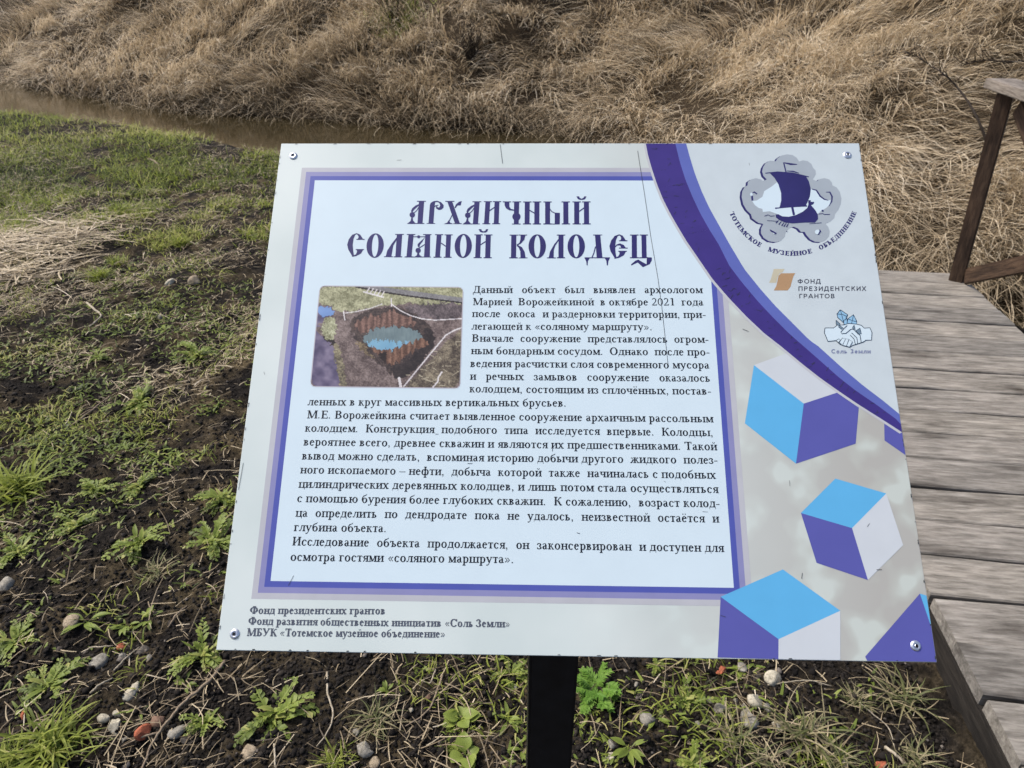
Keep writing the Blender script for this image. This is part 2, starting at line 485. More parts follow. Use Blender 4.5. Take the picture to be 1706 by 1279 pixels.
def serif(ch, stem=.088, thin=.036):
    g = Pen(stem, thin); s, t = stem, thin
    low = ch.islower()
    H = XH if low else CH
    u = ch.lower()
    adv = .5
    def two(x1, adv_, y=H):
        g.stem(.075, 0, y); g.stem(x1, 0, y); return adv_
    if u in 'пниймшщцль' and False: pass
    if ch == ' ': return [], .25
    if ch == '.': g.dot(.11, .045, .052); return g.o, .25
    if ch == ',': g.dot(.11, .045, .052); g.st([(.14, .04), (.135, -.05), (.08, -.11)], [.06, .045, .02]); return g.o, .25
    if ch == '-': g.r(.04, .19, .29, .25); return g.o, .333
    if ch == '–': g.r(0, .20, .5, .245); return g.o, .5
    if ch in '«»':
        f = (lambda x: x) if ch == '«' else (lambda x: .5 - x)
        for dx in (0, .17): g.st([(f(.26 + dx), .39), (f(.10 + dx), .225), (f(.26 + dx), .06)], .06)
        return g.o, .5
    if ch == '0': g.ring(.25, .33, .22, .34, 0, 360, .085, t); return g.o, .5
    if ch == '1': g.stem(.22, 0, .67, 1, 0); g.st([(.23, .65), (.12, .58)], t); return g.o, .5
    if ch == '2':
        g.ring(.235, .48, .19, .195, -25, 160, .085, .05); g.st([(.39, .44), (.3, .27), (.06, .03)], [.08, .06, .04]); g.r(.04, 0, .45, .07); g.st([(.43, .05), (.465, .15)], .035)
        return g.o, .5
    if low:
        if u == 'о': g.ring(.25, .222, .217, .237); adv = .5
        elif u in 'её':
            g.ring(.222, .222, .19, .237, 8, 322); g.r(.06, .245, .405, .245 + t); adv = .444
            if u == 'ё': g.dot(.13, .6, .045); g.dot(.31, .6, .045)
        elif u == 'с': g.ring(.235, .222, .2, .237, 42, 322); g.dot(.36, .36, .052); adv = .444
        elif u == 'э': g.ring(.2, .222, .2, .237, -140, 138); g.dot(.075, .36, .05); g.r(.13, .21, .36, .21 + t); adv = .429
        elif u == 'а':
            g.st([(.075, .345), (.12, .42), (.20, .44), (.27, .41), (.295, .33)], [.07, .04, .035, .06, s]); g.r(.295 - s / 2, .07, .295 + s / 2, .34)
            g.ring(.18, .13, .145, .14, 60, 300); g.st([(.28, .27), (.2, .235)], t); g.st([(.295, .1), (.33, .03), (.37, .03), (.425, .07)], [s, .06, .04, .03]); g.st([(.2, .0), (.28, .08)], t); adv = .444
        elif u == 'р': g.stem(.085, -.21, H, 1, 0); g.r(.02, H - t, .15, H); g.ring(.262, .222, .205, .237, -155, 155); adv = .5
        elif u == 'б': g.ring(.255, .2, .21, .215); g.st([(.065, .2), (.075, .4), (.16, .54), (.33, .6), (.41, .68)], [.07, .075, .07, .055, .03]); adv = .509
        elif u == 'в':
            g.stem(.075, 0, H); g.ring(.2, .345, .165, .107, -95, 90); g.ring(.2, .122, .205, .125, -90, 95); g.r(.1, H - t, .22, H); g.r(.1, .222, .24, .222 + t * .8); g.r(.1, 0, .22, t); adv = .472
        elif u == 'г': g.stem(.075, 0, H); g.r(.1, H - t, .37, H); g.p((.37, H), (.335, H), (.35, H - .13), (.375, H - .13)); adv = .41
        elif u == 'п': adv = two(.37, .535); g.r(.1, H - t, .4, H)
        elif u == 'н': adv = two(.37, .535); g.r(.1, .215, .4, .215 + t)
        elif u in 'ий':
            adv = two(.37, .535); g.st([(.145, .07), (.385, .375)], .042)
            if u == 'й': g.st([(.17, .66), (.2, .585), (.265, .565), (.33, .585), (.36, .66)], [.03, .04, .05, .04, .03])
        elif u in 'шщ':
            g.stem(.07, 0, H); g.stem(.335, 0, H); g.stem(.6, 0, H); g.r(.1, 0, .66, t); adv = .77
            if u == 'щ': g.p((.68, t), (.745, t), (.735, -.13), (.71, -.13))
        elif u == 'ц': adv = two(.365, .535); g.r(.1, 0, .48, t); g.p((.45, t), (.515, t), (.505, -.13), (.48, -.13))
        elif u == 'т':
            g.stem(.175, 0, H, 1, 0); g.r(.03, H - t, .41, H); g.p((.03, H), (.06, H), (.045, H - .13), (.02, H - .13)); g.p((.41, H), (.38, H), (.395, H - .13), (.42, H - .13)); adv = .437
        elif u == 'л': g.stem(.335, 0, H); g.st([(.2, H - .02), (.185, .25), (.14, .06), (.08, .03)], [t, t, .045, .05]); g.dot(.06, .05, .052); g.r(.16, H - t, .38, H); adv = .499
        elif u == 'м':
            g.stem(.47, 0, H); g.st([(.115, 0), (.115, H)], t * 1.1); g.r(.03, 0, .2, t); g.r(.03, H - t, .14, H); g.st([(.12, H), (.31, .03)], s); g.st([(.31, .03), (.5, H)], t); adv = .633
        elif u == 'д':
            g.r(.33, 0, .33 + s, H); g.st([(.17, H - .02), (.16, .22), (.09, .02)], [t, t, .045]); g.r(.12, H - t, .48, H); g.r(.02, 0, .49, t)
            g.p((.02, t), (.055, t), (.045, -.14), (.02, -.14)); g.p((.49, t), (.455, t), (.465, -.14), (.49, -.14)); adv = .509
        elif u in 'ьыъ':
            o = .1 if u == 'ъ' else 0
            g.stem(.075 + o, 0, H, 1, u != 'ъ'); g.ring(.2 + o, .128, .2, .13, -90, 95); g.r(.1 + o, 0, .22 + o, t); g.r(.1 + o, .222, .22 + o, .222 + t)
            adv = .456
            if u == 'ы': g.stem(.51, 0, H); adv = .671
            if u == 'ъ': g.r(.02, H - t, .2, H); g.r(.02, H - .13, .02 + t, H); adv = .517
        elif u == 'ч': g.stem(.335, 0, H); g.stem(.07, .24, H, 0, 1); g.st([(.075 + s / 2, .27), (.15, .2), (.24, .19), (.34, .22)], [s * .8, .06, t, t]); adv = .503
        elif u == 'к':
            g.stem(.075, 0, H); g.st([(.15, .225), (.24, .25), (.32, .4), (.37, .42)], [t, t, .05, .05]); g.dot(.375, .4, .04); g.st([(.2, .235), (.29, .2), (.39, .0)], [t, .085, .085]); g.r(.33, 0, .47, t); adv = .486
        elif u == 'у':
            g.st([(.09, H), (.27, .03)], s); g.st([(.42, H), (.27, .06), (.2, -.12), (.12, -.17)], [t, t, .045, .05]); g.dot(.085, -.16, .048); g.r(.01, H - t, .2, H); g.r(.33, H - t, .49, H); adv = .5
        elif u == 'х':
            g.st([(.1, H), (.39, 0)], s); g.st([(.39, H), (.09, 0)], t * 1.1); g.r(.01, H - t, .2, H); g.r(.31, H - t, .47, H); g.r(.01, 0, .18, t); g.r(.29, 0, .49, t); adv = .5
        elif u == 'ж':
            g.stem(.3, 0, H)
            for f in (lambda x: x, lambda x: .69 - x):
                g.st([(f(.32), .225), (f(.23), .25), (f(.15), .4), (f(.1), .42)], [t, t, .05, .05]); g.dot(f(.095), .4, .04); g.st([(f(.27), .235), (f(.19), .2), (f(.08), 0)], [t, .085, .085]); g.r(min(f(.0), f(.15)), 0, max(f(.0), f(.15)), t)
            adv = .691
        elif u == 'з':
            g.ring(.18, .34, .165, .118, -85, 150, s * .95); g.ring(.18, .115, .19, .125, -150, 88, s * .95); g.dot(.06, .36, .045); g.dot(.05, .09, .045); adv = .396
        elif u == 'я':
            g.stem(.305, 0, H); g.ring(.23, .325, .175, .125, 90, 272); g.r(.22, H - t, .36, H); g.r(.22, .2, .34, .2 + t); g.st([(.25, .21), (.17, .17), (.1, .02), (.05, .02)], [t, .07, .07, .04]); adv = .46
        elif u == 'ю': g.stem(.075, 0, H); g.r(.13, .215, .3, .215 + t); g.ring(.49, .222, .217, .237); adv = .747
        elif u == 'ф': g.stem(.28, -.21, .66, 1, 1); g.ring(.215, .222, .18, .237, 35, 325); g.ring(.433, .222, .18, .237, -145, 145); adv = .648
        else: raise KeyError(ch)
    else:
        S = s * 1.15; g.s = S; s = S
        if u == 'о': g.ring(.36, .33, .325, .345); adv = .722
        elif u == 'с': g.ring(.36, .33, .33, .345, 38, 325); g.r(.575, .44, .575 + t, .66); adv = .667
        elif u == 'е': g.stem(.11, 0, H); g.r(.1, 0, .56, t * 1.1); g.r(.1, H - t * 1.1, .54, H); g.r(.15, .33, .4, .33 + t); g.r(.54 - t, .52, .54, H); g.r(.57 - t, 0, .57, .16); g.r(.4, .25, .4 + t, .43); adv = .611
        elif u == 'м':
            g.stem(.69, 0, H); g.st([(.15, 0), (.15, H)], t * 1.1); g.r(.05, 0, .26, t); g.r(.04, H - t, .2, H); g.st([(.17, H), (.43, .03)], s); g.st([(.43, .03), (.72, H)], t); adv = .889
        elif u == 'т': g.stem(.26, 0, H, 1, 0); g.r(.03, H - t, .58, H); g.r(.03, H - .17, .03 + t, H); g.r(.58 - t, H - .17, .58, H); adv = .611
        elif u == 'к':
            g.stem(.11, 0, H); g.st([(.2, .33), (.33, .37), (.47, .58), (.55, .62)], [t, t, .06, .06]); g.dot(.57, .59, .05); g.st([(.28, .35), (.4, .29), (.56, .0)], [t, s, s]); g.r(.48, 0, .67, t); adv = .667
        elif u == 'в':
            g.stem(.11, 0, H); g.ring(.33, .5, .22, .165, -92, 90); g.ring(.33, .175, .27, .178, -90, 92); g.r(.15, H - t, .35, H); g.r(.15, .335, .36, .335 + t); g.r(.15, 0, .35, t); adv = .667
        elif u == 'б': g.stem(.11, 0, H); g.r(.1, H - t, .5, H); g.r(.5 - t, .5, .5, H); g.ring(.31, .18, .245, .185, -90, 92); g.r(.15, 0, .33, t); g.r(.15, .33, .33, .33 + t); adv = .574
        elif u == 'ъ': g.stem(.2, 0, H, 1, 0); g.r(.03, H - t, .3, H); g.r(.03, H - .16, .03 + t, H); g.ring(.4, .18, .245, .185, -90, 92); g.r(.23, 0, .42, t); g.r(.23, .33, .42, .33 + t); adv = .7
        elif u == 'у': g.st([(.12, H), (.38, .2)], s); g.st([(.62, H), (.36, .16), (.24, .03), (.14, .04)], [t, t, .06, .07]); g.r(.02, H - t, .27, H); g.r(.5, H - t, .71, H); adv = .708
        elif u == 'ф': g.stem(.345, 0, H); g.ring(.3, .34, .27, .23, 60, 300); g.ring(.49, .34, .27, .23, -120, 120); g.r(.3, .545, .5, .57); g.r(.3, .11, .5, .135); adv = .79
        elif u == 'н': g.stem(.11, 0, H); g.stem(.51, 0, H); g.r(.15, .32, .55, .32 + t); adv = .722
        elif u == 'п': g.stem(.11, 0, H); g.stem(.51, 0, H); g.r(.15, H - t, .55, H); adv = .722
        elif u in 'ий':
            g.stem(.11, 0, H); g.stem(.51, 0, H); g.st([(.19, .1), (.53, .56)], .05); adv = .722
            if u == 'й': g.st([(.26, .85), (.3, .76), (.36, .74), (.42, .76), (.46, .85)], [.03, .05, .06, .05, .03])
        elif u == 'д':
            g.r(.45, 0, .45 + s, H); g.st([(.25, H - .02), (.23, .3), (.13, .02)], [t, t, .05]); g.r(.18, H - t, .65, H); g.r(.02, 0, .67, t); g.r(.02, -.16, .02 + t, t); g.r(.67 - t, -.16, .67, t); adv = .69
        elif u == 'з': g.ring(.22, .49, .21, .175, -85, 150); g.ring(.21, .17, .25, .182, -150, 88); g.dot(.06, .54, .055); g.dot(.04, .13, .055); adv = .501
        elif u == 'л': g.stem(.48, 0, H); g.st([(.27, H - .02), (.25, .3), (.16, .06), (.08, .03)], [t, t, .05, .06]); g.r(.2, H - t, .5, H); adv = .678
        elif u == 'р': g.stem(.1, 0, H); g.ring(.3, .48, .23, .185, -92, 90); g.r(.15, H - t, .32, H); g.r(.15, .29, .32, .29 + t); adv = .556
        elif u == 'г': g.stem(.1, 0, H); g.r(.1, H - t, .55, H); g.r(.55 - t, .48, .55, H); adv = .578
        else: raise KeyError(ch)
    return g.o, adv

def sans(ch, w=.115):
    g = Pen(w, w); H = .7; h = w / 2
    V = lambda x, y0=0, y1=H: g.r(x - h, y0, x + h, y1)
    Hh = lambda y, x0, x1: g.r(x0, y - h, x1, y + h)
    if ch == ' ': return [], .3
    a = .66
    if ch == 'Ф': V(.42); g.ring(.42, .36, .38, .26, 0, 360, w, w); a = .84
    elif ch == 'О': g.ring(.38, .35, .36, .36, 0, 360, w, w); a = .76
    elif ch == 'С': g.ring(.38, .35, .36, .36, 45, 315, w, w); a = .7
    elif ch == 'Н': V(.12); V(.56); Hh(.35, .12, .56); a = .68
    elif ch == 'П': V(.12); V(.56); Hh(H - h, .06, .62); a = .68
    elif ch == 'Г': V(.12); Hh(H - h, .06, .5); a = .52
    elif ch == 'Т': V(.3); Hh(H - h, .0, .6); a = .6
    elif ch == 'Е': V(.12); Hh(H - h, .06, .52); Hh(h, .06, .53); Hh(.36, .12, .47); a = .58
    elif ch == 'Р': V(.12); g.ring(.34, .48, .24, .22, -90, 90, w, w); Hh(H - h, .1, .35); Hh(.26 + h, .1, .35); a = .62
    elif ch == 'В': V(.12); g.ring(.34, .52, .2, .18, -90, 90, w, w); g.ring(.36, .19, .22, .19, -90, 90, w, w); Hh(H - h, .1, .35); Hh(.36, .1, .36); Hh(h, .1, .37); a = .64
    elif ch == 'З': g.ring(.24, .52, .24, .18, -90, 150, w, w); g.ring(.24, .19, .26, .19, -150, 90, w, w); a = .56
    elif ch == 'И': V(.12); V(.56); g.st([(.14, .1), (.54, .6)], w); a = .68
    elif ch == 'К': V(.12); g.st([(.15, .33), (.52, .7)], w); g.st([(.28, .42), (.56, 0)], w); a = .62
    elif ch == 'Х': g.st([(.05, .7), (.57, 0)], w); g.st([(.57, .7), (.05, 0)], w); a = .62
    elif ch == 'А': g.st([(.05, 0), (.36, .7)], w); g.st([(.36, .7), (.67, 0)], w); Hh(.2, .15, .57); a = .72
    elif ch == 'Д': Hh(h, .0, .7); V(.56); g.st([(.24, .68), (.12, .05)], w); Hh(H - h, .2, .61); V(.06, -.14, h); V(.64, -.14, h); a = .74
    elif ch == 'о': g.ring(.25, .25, .24, .26, 0, 360, w, w); a = .52
    elif ch == 'е': g.ring(.25, .25, .24, .26, 0, 315, w, w); Hh(.25, .05, .45); a = .52
    elif ch == 'л': V(.44, 0, .5); g.st([(.2, .48), (.16, .1), (.02, .04)], w); Hh(.5 - h, .14, .48); a = .54
    elif ch == 'ь': V(.1, 0, .5); g.ring(.24, .16, .2, .16, -90, 90, w, w); Hh(h, .08, .25); Hh(.32 - h, .08, .25); a = .48
    elif ch == 'м': V(.1, 0, .5); V(.56, 0, .5); g.st([(.1, .48), (.33, .08)], w); g.st([(.33, .08), (.56, .48)], w); a = .66
    elif ch == 'и': V(.1, 0, .5); V(.44, 0, .5); g.st([(.12, .08), (.42, .42)], w); a = .54
    else: raise KeyError(ch)
    return g.o, a

# ------------------------------------------------------------------ the sign board: flat artwork measured on the rectified board
SW, SH = .6, .5
def _homog(src, dst):
    A = []
    for (x, y), (u, v) in zip(src, dst):
        A.append([x, y, 1, 0, 0, 0, -u * x, -u * y, -u]); A.append([0, 0, 0, x, y, 1, -v * x, -v * y, -v])
    return np.linalg.svd(np.array(A))[2][-1].reshape(3, 3)
HB = _homog([(468, 238), (1430, 238), (1562, 1105), (361, 1082)], [(-SW / 2, SH / 2), (SW / 2, SH / 2), (SW / 2, -SH / 2), (-SW / 2, -SH / 2)])
def B(x, y):
    q = HB @ np.array([x, y, 1.0]); return (q[0] / q[2], q[1] / q[2])
def frame(x0, y0, sc):
    """coordinates read off an enlarged detail -> board metres"""
    return lambda pts: [B(x0 + x / sc, y0 + y / sc) for x, y in pts]

LAYER = 6e-5
STEP = 5e-6
def art(name, prims, parent, mats, layer, midx=None, label=None):
    """flat printed shapes as one mesh; every shape a few microns above the one before"""
    V, F = [], []
    for k, pr in enumerate(prims):
        n0 = len(V)
        z = layer * LAYER + (k % 9) * STEP if midx is None else layer * LAYER + k * STEP
        V += [(x, y, z) for x, y in pr]
        a = sum(pr[i][0] * pr[(i + 1) % len(pr)][1] - pr[(i + 1) % len(pr)][0] * pr[i][1] for i in range(len(pr)))
        f = list(range(n0, len(V)))
        F.append(f if a > 0 else f[::-1])
    me = bpy.data.meshes.new(name)
    me.from_pydata(V, [], F)
    o = link(name, me, parent, mats)
    if midx is not None: me.polygons.foreach_set("material_index", np.array(midx, np.int32))
    if label: o["label"] = label
    return o

INK_GAIN = np.array([.79, .80, .72])
def ink(name, rgb, mottle=.06, rough=.38):
    m, nt, p = nodes_mat(name, rough, .35)
    c = lin(rgb) * INK_GAIN
    co = objco(nt)
    f = ramp(nt, noise(nt, co, 35, 4), [(.3, (1 - mottle,) * 3), (.7, (1 + mottle * .5,) * 3)])
    nt.links.new(mixc(nt, 1.0, tuple(c), f, 'MULTIPLY'), p.inputs["Base Color"])
    return m

def stroke_px(pts, w):
    g = Pen(1, 1); g.st(pts, w); return g.o
def circle_px(cx, cy, rx, ry=None, n=28):
    ry = ry or rx
    return [(cx + rx * math.cos(a), cy + ry * math.sin(a)) for a in np.linspace(0, 2 * math.pi, n + 1)[:-1]]

def text_line(s, l, r, em, fn, **kw):
    """one justified line: l, r = ends of its base line in the photograph's pixels; a double space stretches"""
    a, b = np.array(B(*l)), np.array(B(*r))
    d = b - a; Lw = np.linalg.norm(d); d /= Lw; up = np.array([-d[1], d[0]])
    gl = [fn(c, **kw) for c in s]
    # trim the side bearing of the last letter
    wide = s.count("  ")
    nat = 0; k = 0; items = []
    i = 0
    while i < len(s):
        if s[i:i + 2] == "  ": items.append(('w', None)); i += 2
        else:
            o, ad = gl[i]; items.append(('g', (o, ad))); nat += ad; i += 1
    nat -= .03
    if wide:
        sx = em; gapw = (Lw / em - nat) / wide
        if gapw < .3: sx = Lw / (nat + .3 * wide); gapw = .3
        if gapw > 1.1: sx = Lw / (nat + .75 * wide); gapw = .75
    else: sx = Lw / nat; gapw = 0
    x = 0; out = []
    for kd, v in items:
        if kd == 'w': x += gapw; continue
        for pr in v[0]: out.append([tuple(a + d * (x + px) * sx + up * py * em) for px, py in pr])
        x += v[1]
    return out

BODY = [
 ("Данный  объект  был  выявлен  археологом", (786.7, 487.6), (1169.4, 488.2)),
 ("Марией  Ворожейкиной  в октябре 2021  года", (786.2, 507.8), (1170.8, 508.7)),
 ("после  окоса  и раздерновки территории, при-", (785.3, 527.6), (1175, 529.6)),
 ("легающей к «соляному маршруту».", (784.5, 548.6), (1085.8, 550)),
 ("Вначале  сооружение  представлялось  огром-", (784.8, 568.6), (1179.8, 571)),
 ("ным бондарным сосудом.  Однако  после про-", (783.6, 589.4), (1181.5, 592.2)),
 ("ведения расчистки слоя современного мусора", (782.5, 610.8), (1181, 614)),
 ("и  речных  замывов  сооружение  оказалось", (782, 632), (1182.6, 635.9)),
 ("колодцем, состоящим из сплочённых, постав-", (781.1, 653), (1184.3, 657.5)),
 ("ленных в круг массивных вертикальных брусьев.", (512, 674.4), (943, 677.1)),
 ("М.Е. Ворожейкина считает выявленное сооружение архаичным рассольным", (510.6, 696), (1187.6, 703.7)),
 ("колодцем.  Конструкция  подобного  типа  исследуется  впервые.  Колодцы,", (507.5, 718.2), (1187.6, 726.7)),
 ("вероятнее всего, древнее скважин и являются их предшественниками. Такой", (505.2, 741.2), (1194, 750.2)),
 ("вывод можно сделать,  вспоминая историю добычи другого  жидкого  полез-", (502.5, 764.6), (1195.3, 772.8)),
 ("ного ископаемого – нефти,  добыча  которой  также  начиналась с подобных", (499.8, 787.7), (1192.2, 797.6)),
 ("цилиндрических деревянных колодцев, и лишь потом стала осуществляться", (497, 811.6), (1196.2, 821.5)),
 ("с помощью бурения более глубоких скважин.  К сожалению,  возраст колод-", (494.4, 835.5), (1198.9, 845.4)),
 ("ца  определить  по  дендродате  пока  не  удалось,  неизвестной  остаётся  и", (492.1, 859.9), (1197.6, 870.7)),
 ("глубина объекта.", (489.4, 883.8), (643.8, 886)),
 ("Исследование  объекта  продолжается,  он  законсервирован  и доступен для", (486.2, 907.7), (1205.7, 919.9)),
 ("осмотра гостями «соляного маршрута».", (483.5, 933.4), (855.9, 938)),
]
FOOT = [("Фонд президентских грантов", (416.1, 1021.6), (642, 1022.8)),
        ("Фонд развития общественных инициатив «Соль Земли»", (413.5, 1039.6), (850, 1045)),
        ("МБУК «Тотемское музейное объединение»", (411.2, 1058.6), (742, 1061.8))]

def title_prims():
    out = []
    T1 = frame(560, 310, 6.093); T2 = frame(820, 310, 5.883)
    def P(T, *polys, dx=0, dy=0):
        for q in polys: out.append(T([(x + dx, y + dy) for x, y in q]))
    def bar(T, x0, y0, x1, y1, dx=0, dy=0): P(T, [(x0, y0), (x1, y0), (x1, y1), (x0, y1)], dx=dx, dy=dy)
    def stm(T, xt, xb, w, y0, y1, s0=1, s1=1):
        P(T, [(xt, y0), (xt + w, y0), (xb + w, y1), (xb, y1)])
        if s0: bar(T, xt - 17, y0 - 3, xt + w + 17, y0 + 6)
        if s1: bar(T, xb - 16, y1 - 7, xb + w + 16, y1 + 3)
    def sk(T, pts, w):
        for q in stroke_px(pts, w): P(T, q)
    def oval(T, cx, cy, rx, ry, ix, iy, sh=0):
        A = np.linspace(0, 2 * math.pi, 37)
        for a, b in zip(A[:-1], A[1:]):
            f = lambda a, r, q: (cx + r * math.cos(a) - sh * math.sin(a), cy + q * math.sin(a))
            P(T, [f(a, rx, ry), f(b, rx, ry), f(b, ix, iy), f(a, ix, iy)])
    def letA(dx, dy):
        P(T1, [(835, 150), (888, 150), (872, 376), (820, 376)], [(838, 176), (838, 192), (800, 225), (778, 248), (768, 266), (754, 252), (766, 222), (800, 194)], dx=dx, dy=dy)
        bar(T1, 815, 146, 905, 155, dx, dy); bar(T1, 798, 372, 890, 380, dx, dy)
        sk(T1, [(832 + dx, 212 + dy), (815 + dx, 243 + dy), (790 + dx, 266 + dy), (770 + dx, 266 + dy)], 9)
        P(T1, circle_px(768, 288, 28), [(760, 312), (772, 312), (776, 345), (806, 380), (714, 380), (750, 352)], dx=dx, dy=dy)
    letA(0, 0); letA(562, 5)
    # Р
    P(T1, [(946, 185), (994, 195), (982, 378), (932, 378)],
      [(946, 187), (956, 165), (985, 149), (1000, 160), (994, 198)], [(985, 149), (1020, 145), (1024, 157), (1000, 162)], [(1020, 145), (1060, 160), (1044, 172), (1024, 157)],
      [(1060, 160), (1086, 190), (1051, 195), (1044, 172)], [(1086, 190), (1083, 216), (1043, 212), (1051, 195)], [(1083, 216), (1062, 236), (1036, 239), (1028, 214), (1043, 212)], [(1036, 239), (1012, 226), (1006, 205), (1016, 198), (1028, 214)])
    sk(T1, [(988, 212), (1003, 196), (1032, 190)], 9); bar(T1, 913, 373, 1000, 380)
    # Х
    P(T1, [(1122, 152), (1172, 152), (1252, 380), (1202, 380)], [(1195, 216), (1210, 182), (1240, 156), (1270, 147), (1258, 193), (1226, 193), (1206, 220)], [(1087, 382), (1120, 368), (1140, 340), (1152, 368), (1176, 376), (1176, 382)])
    bar(T1, 1102, 147, 1195, 156); bar(T1, 1183, 374, 1268, 382); sk(T1, [(1180, 275), (1140, 355)], 9)
    # И
    stm(T1, 1510, 1495, 48, 153, 381); stm(T1, 1602, 1594, 49, 153, 381); sk(T1, [(1548, 248), (1603, 212)], 11)
    # Ч
    P(T2, [(208, 150), (258, 150), (252, 370), (206, 370)], circle_px(231, 297, 40), [(115, 150), (160, 150), (162, 200), (178, 222), (214, 228), (214, 239), (160, 234), (130, 216), (115, 186)])
    bar(T2, 98, 147, 180, 156); bar(T2, 192, 147, 277, 156); bar(T2, 188, 365, 272, 373)
    # Н
    stm(T2, 313, 311, 48, 151, 370); stm(T2, 407, 406, 49, 151, 370); sk(T2, [(358, 234), (410, 264)], 11)
    # Ы
    stm(T2, 512, 512, 48, 151, 370); bar(T2, 495, 365, 656, 373); P(T2, [(606, 262), (656, 262), (655, 370), (606, 370)]); sk(T2, [(558, 222), (578, 248), (610, 263), (655, 264)], 9)
    stm(T2, 689, 691, 49, 151, 370)
    # Й
    stm(T2, 796, 797, 49, 151, 370); stm(T2, 891, 893, 49, 151, 370); sk(T2, [(846, 245), (894, 211)], 11)
    P(T2, [(818, 98), (845, 98), (850, 113), (868, 121), (888, 113), (893, 98), (917, 98), (905, 123), (888, 132), (850, 132), (832, 124)])
    # second line
    def es(T, dx, dy, mid):
        P(T, [(205, 473), (160, 490), (125, 535), (109, 590), (120, 640), (150, 690), (163, 712), (178, 700), (169, 650), (165, 590), (173, 530), (190, 492), (207, 482)],
          [(205, 473), (240, 488), (272, 537), (214, 537), (225, 512), (215, 491), (203, 483)], [(206, 640), (272, 640), (250, 680), (200, 706), (155, 714), (166, 702), (195, 690), (209, 665)], dx=dx, dy=dy)
        bar(T, 203, 532, 285, 541, dx, dy); bar(T, 196, 635, 279, 644, dx, dy)
        if mid:
            P(T, [(165, 590), (180, 572), (213, 562), (250, 578), (270, 606), (224, 606), (212, 583), (184, 583), (168, 602)], dx=dx, dy=dy); bar(T, 203, 604, 288, 613, dx, dy)
    es(T1, 0, 0, False)
    oval(T1, 392, 600, 87, 124, 33, 113, 6)
    stm(T1, 612, 597, 54, 485, 716); P(T1, [(611, 515), (614, 535), (576, 600), (556, 714), (498, 714), (515, 650), (560, 580)]); bar(T1, 482, 709, 574, 717)
    stm(T1, 730, 709, 52, 486, 717); P(T1, [(900, 487), (950, 487), (946, 717), (888, 717)]); bar(T1, 878, 484, 963, 493); bar(T1, 690, 712, 957, 720)
    sk(T1, [(778, 511), (902, 511)], 9); P(T1, circle_px(833, 511, 16), [(898, 515), (870, 562), (846, 592), (840, 622), (824, 610), (822, 586), (850, 558)], circle_px(828, 650, 27), [(820, 674), (836, 674), (845, 698), (872, 716), (788, 716), (815, 698)])
    sk(T1, [(896, 588), (838, 626)], 9)
    stm(T1, 1016, 1000, 48, 488, 720); stm(T1, 1113, 1103, 48, 490, 721); sk(T1, [(1060, 574), (1108, 608)], 11)
    oval(T1, 1285, 604, 87, 122, 33, 111, 3)
    stm(T1, 1415, 1406, 50, 490, 725); stm(T1, 1513, 1507, 51, 491, 726); sk(T1, [(1460, 592), (1515, 558)], 11)
    P(T1, [(x + 1490 - 868, (y - 98) + 434) for x, y in [(818, 98), (845, 98), (850, 113), (868, 121), (888, 113), (893, 98), (917, 98), (905, 123), (888, 132), (850, 132), (832, 124)]])
    # К
    stm(T2, 181, 178, 50, 476, 702); P(T2, [(272, 476), (320, 476), (310, 520), (276, 560), (240, 579), (234, 570), (260, 555), (271, 520)], [(238, 572), (285, 595), (312, 640), (322, 702), (272, 702), (270, 640), (255, 602), (234, 580)])
    bar(T2, 252, 473, 336, 481); bar(T2, 254, 697, 340, 705)
    oval(T2, 435, 588, 85, 118, 30, 107)
    stm(T2, 643, 643, 49, 476, 702); P(T2, [(645, 513), (645, 532), (612, 582), (598, 622), (596, 702), (547, 702), (560, 640), (600, 570)]); bar(T2, 530, 697, 616, 705)
    oval(T2, 817, 588, 85, 118, 30, 107)
    P(T2, [(1000, 476), (1052, 476), (1074, 702), (1018, 702)], [(898, 700), (950, 704), (932, 730), (928, 775), (920, 775), (915, 735)], [(1096, 704), (1148, 700), (1132, 735), (1126, 775), (1117, 775), (1112, 730)])
    bar(T2, 983, 473, 1071, 481); bar(T2, 898, 696, 1147, 705); sk(T2, [(1006, 590), (990, 655), (970, 700)], 10)
    es(T2, 1033, -3, True)
    stm(T2, 1360, 1362, 50, 476, 702); stm(T2, 1455, 1460, 47, 476, 702); bar(T2, 1343, 697, 1556, 705)
    P(T2, [(1508, 700), (1558, 700), (1557, 730), (1535, 765), (1470, 793), (1420, 747), (1356, 776), (1354, 766), (1395, 730), (1425, 718), (1470, 745), (1506, 765)])
    return out

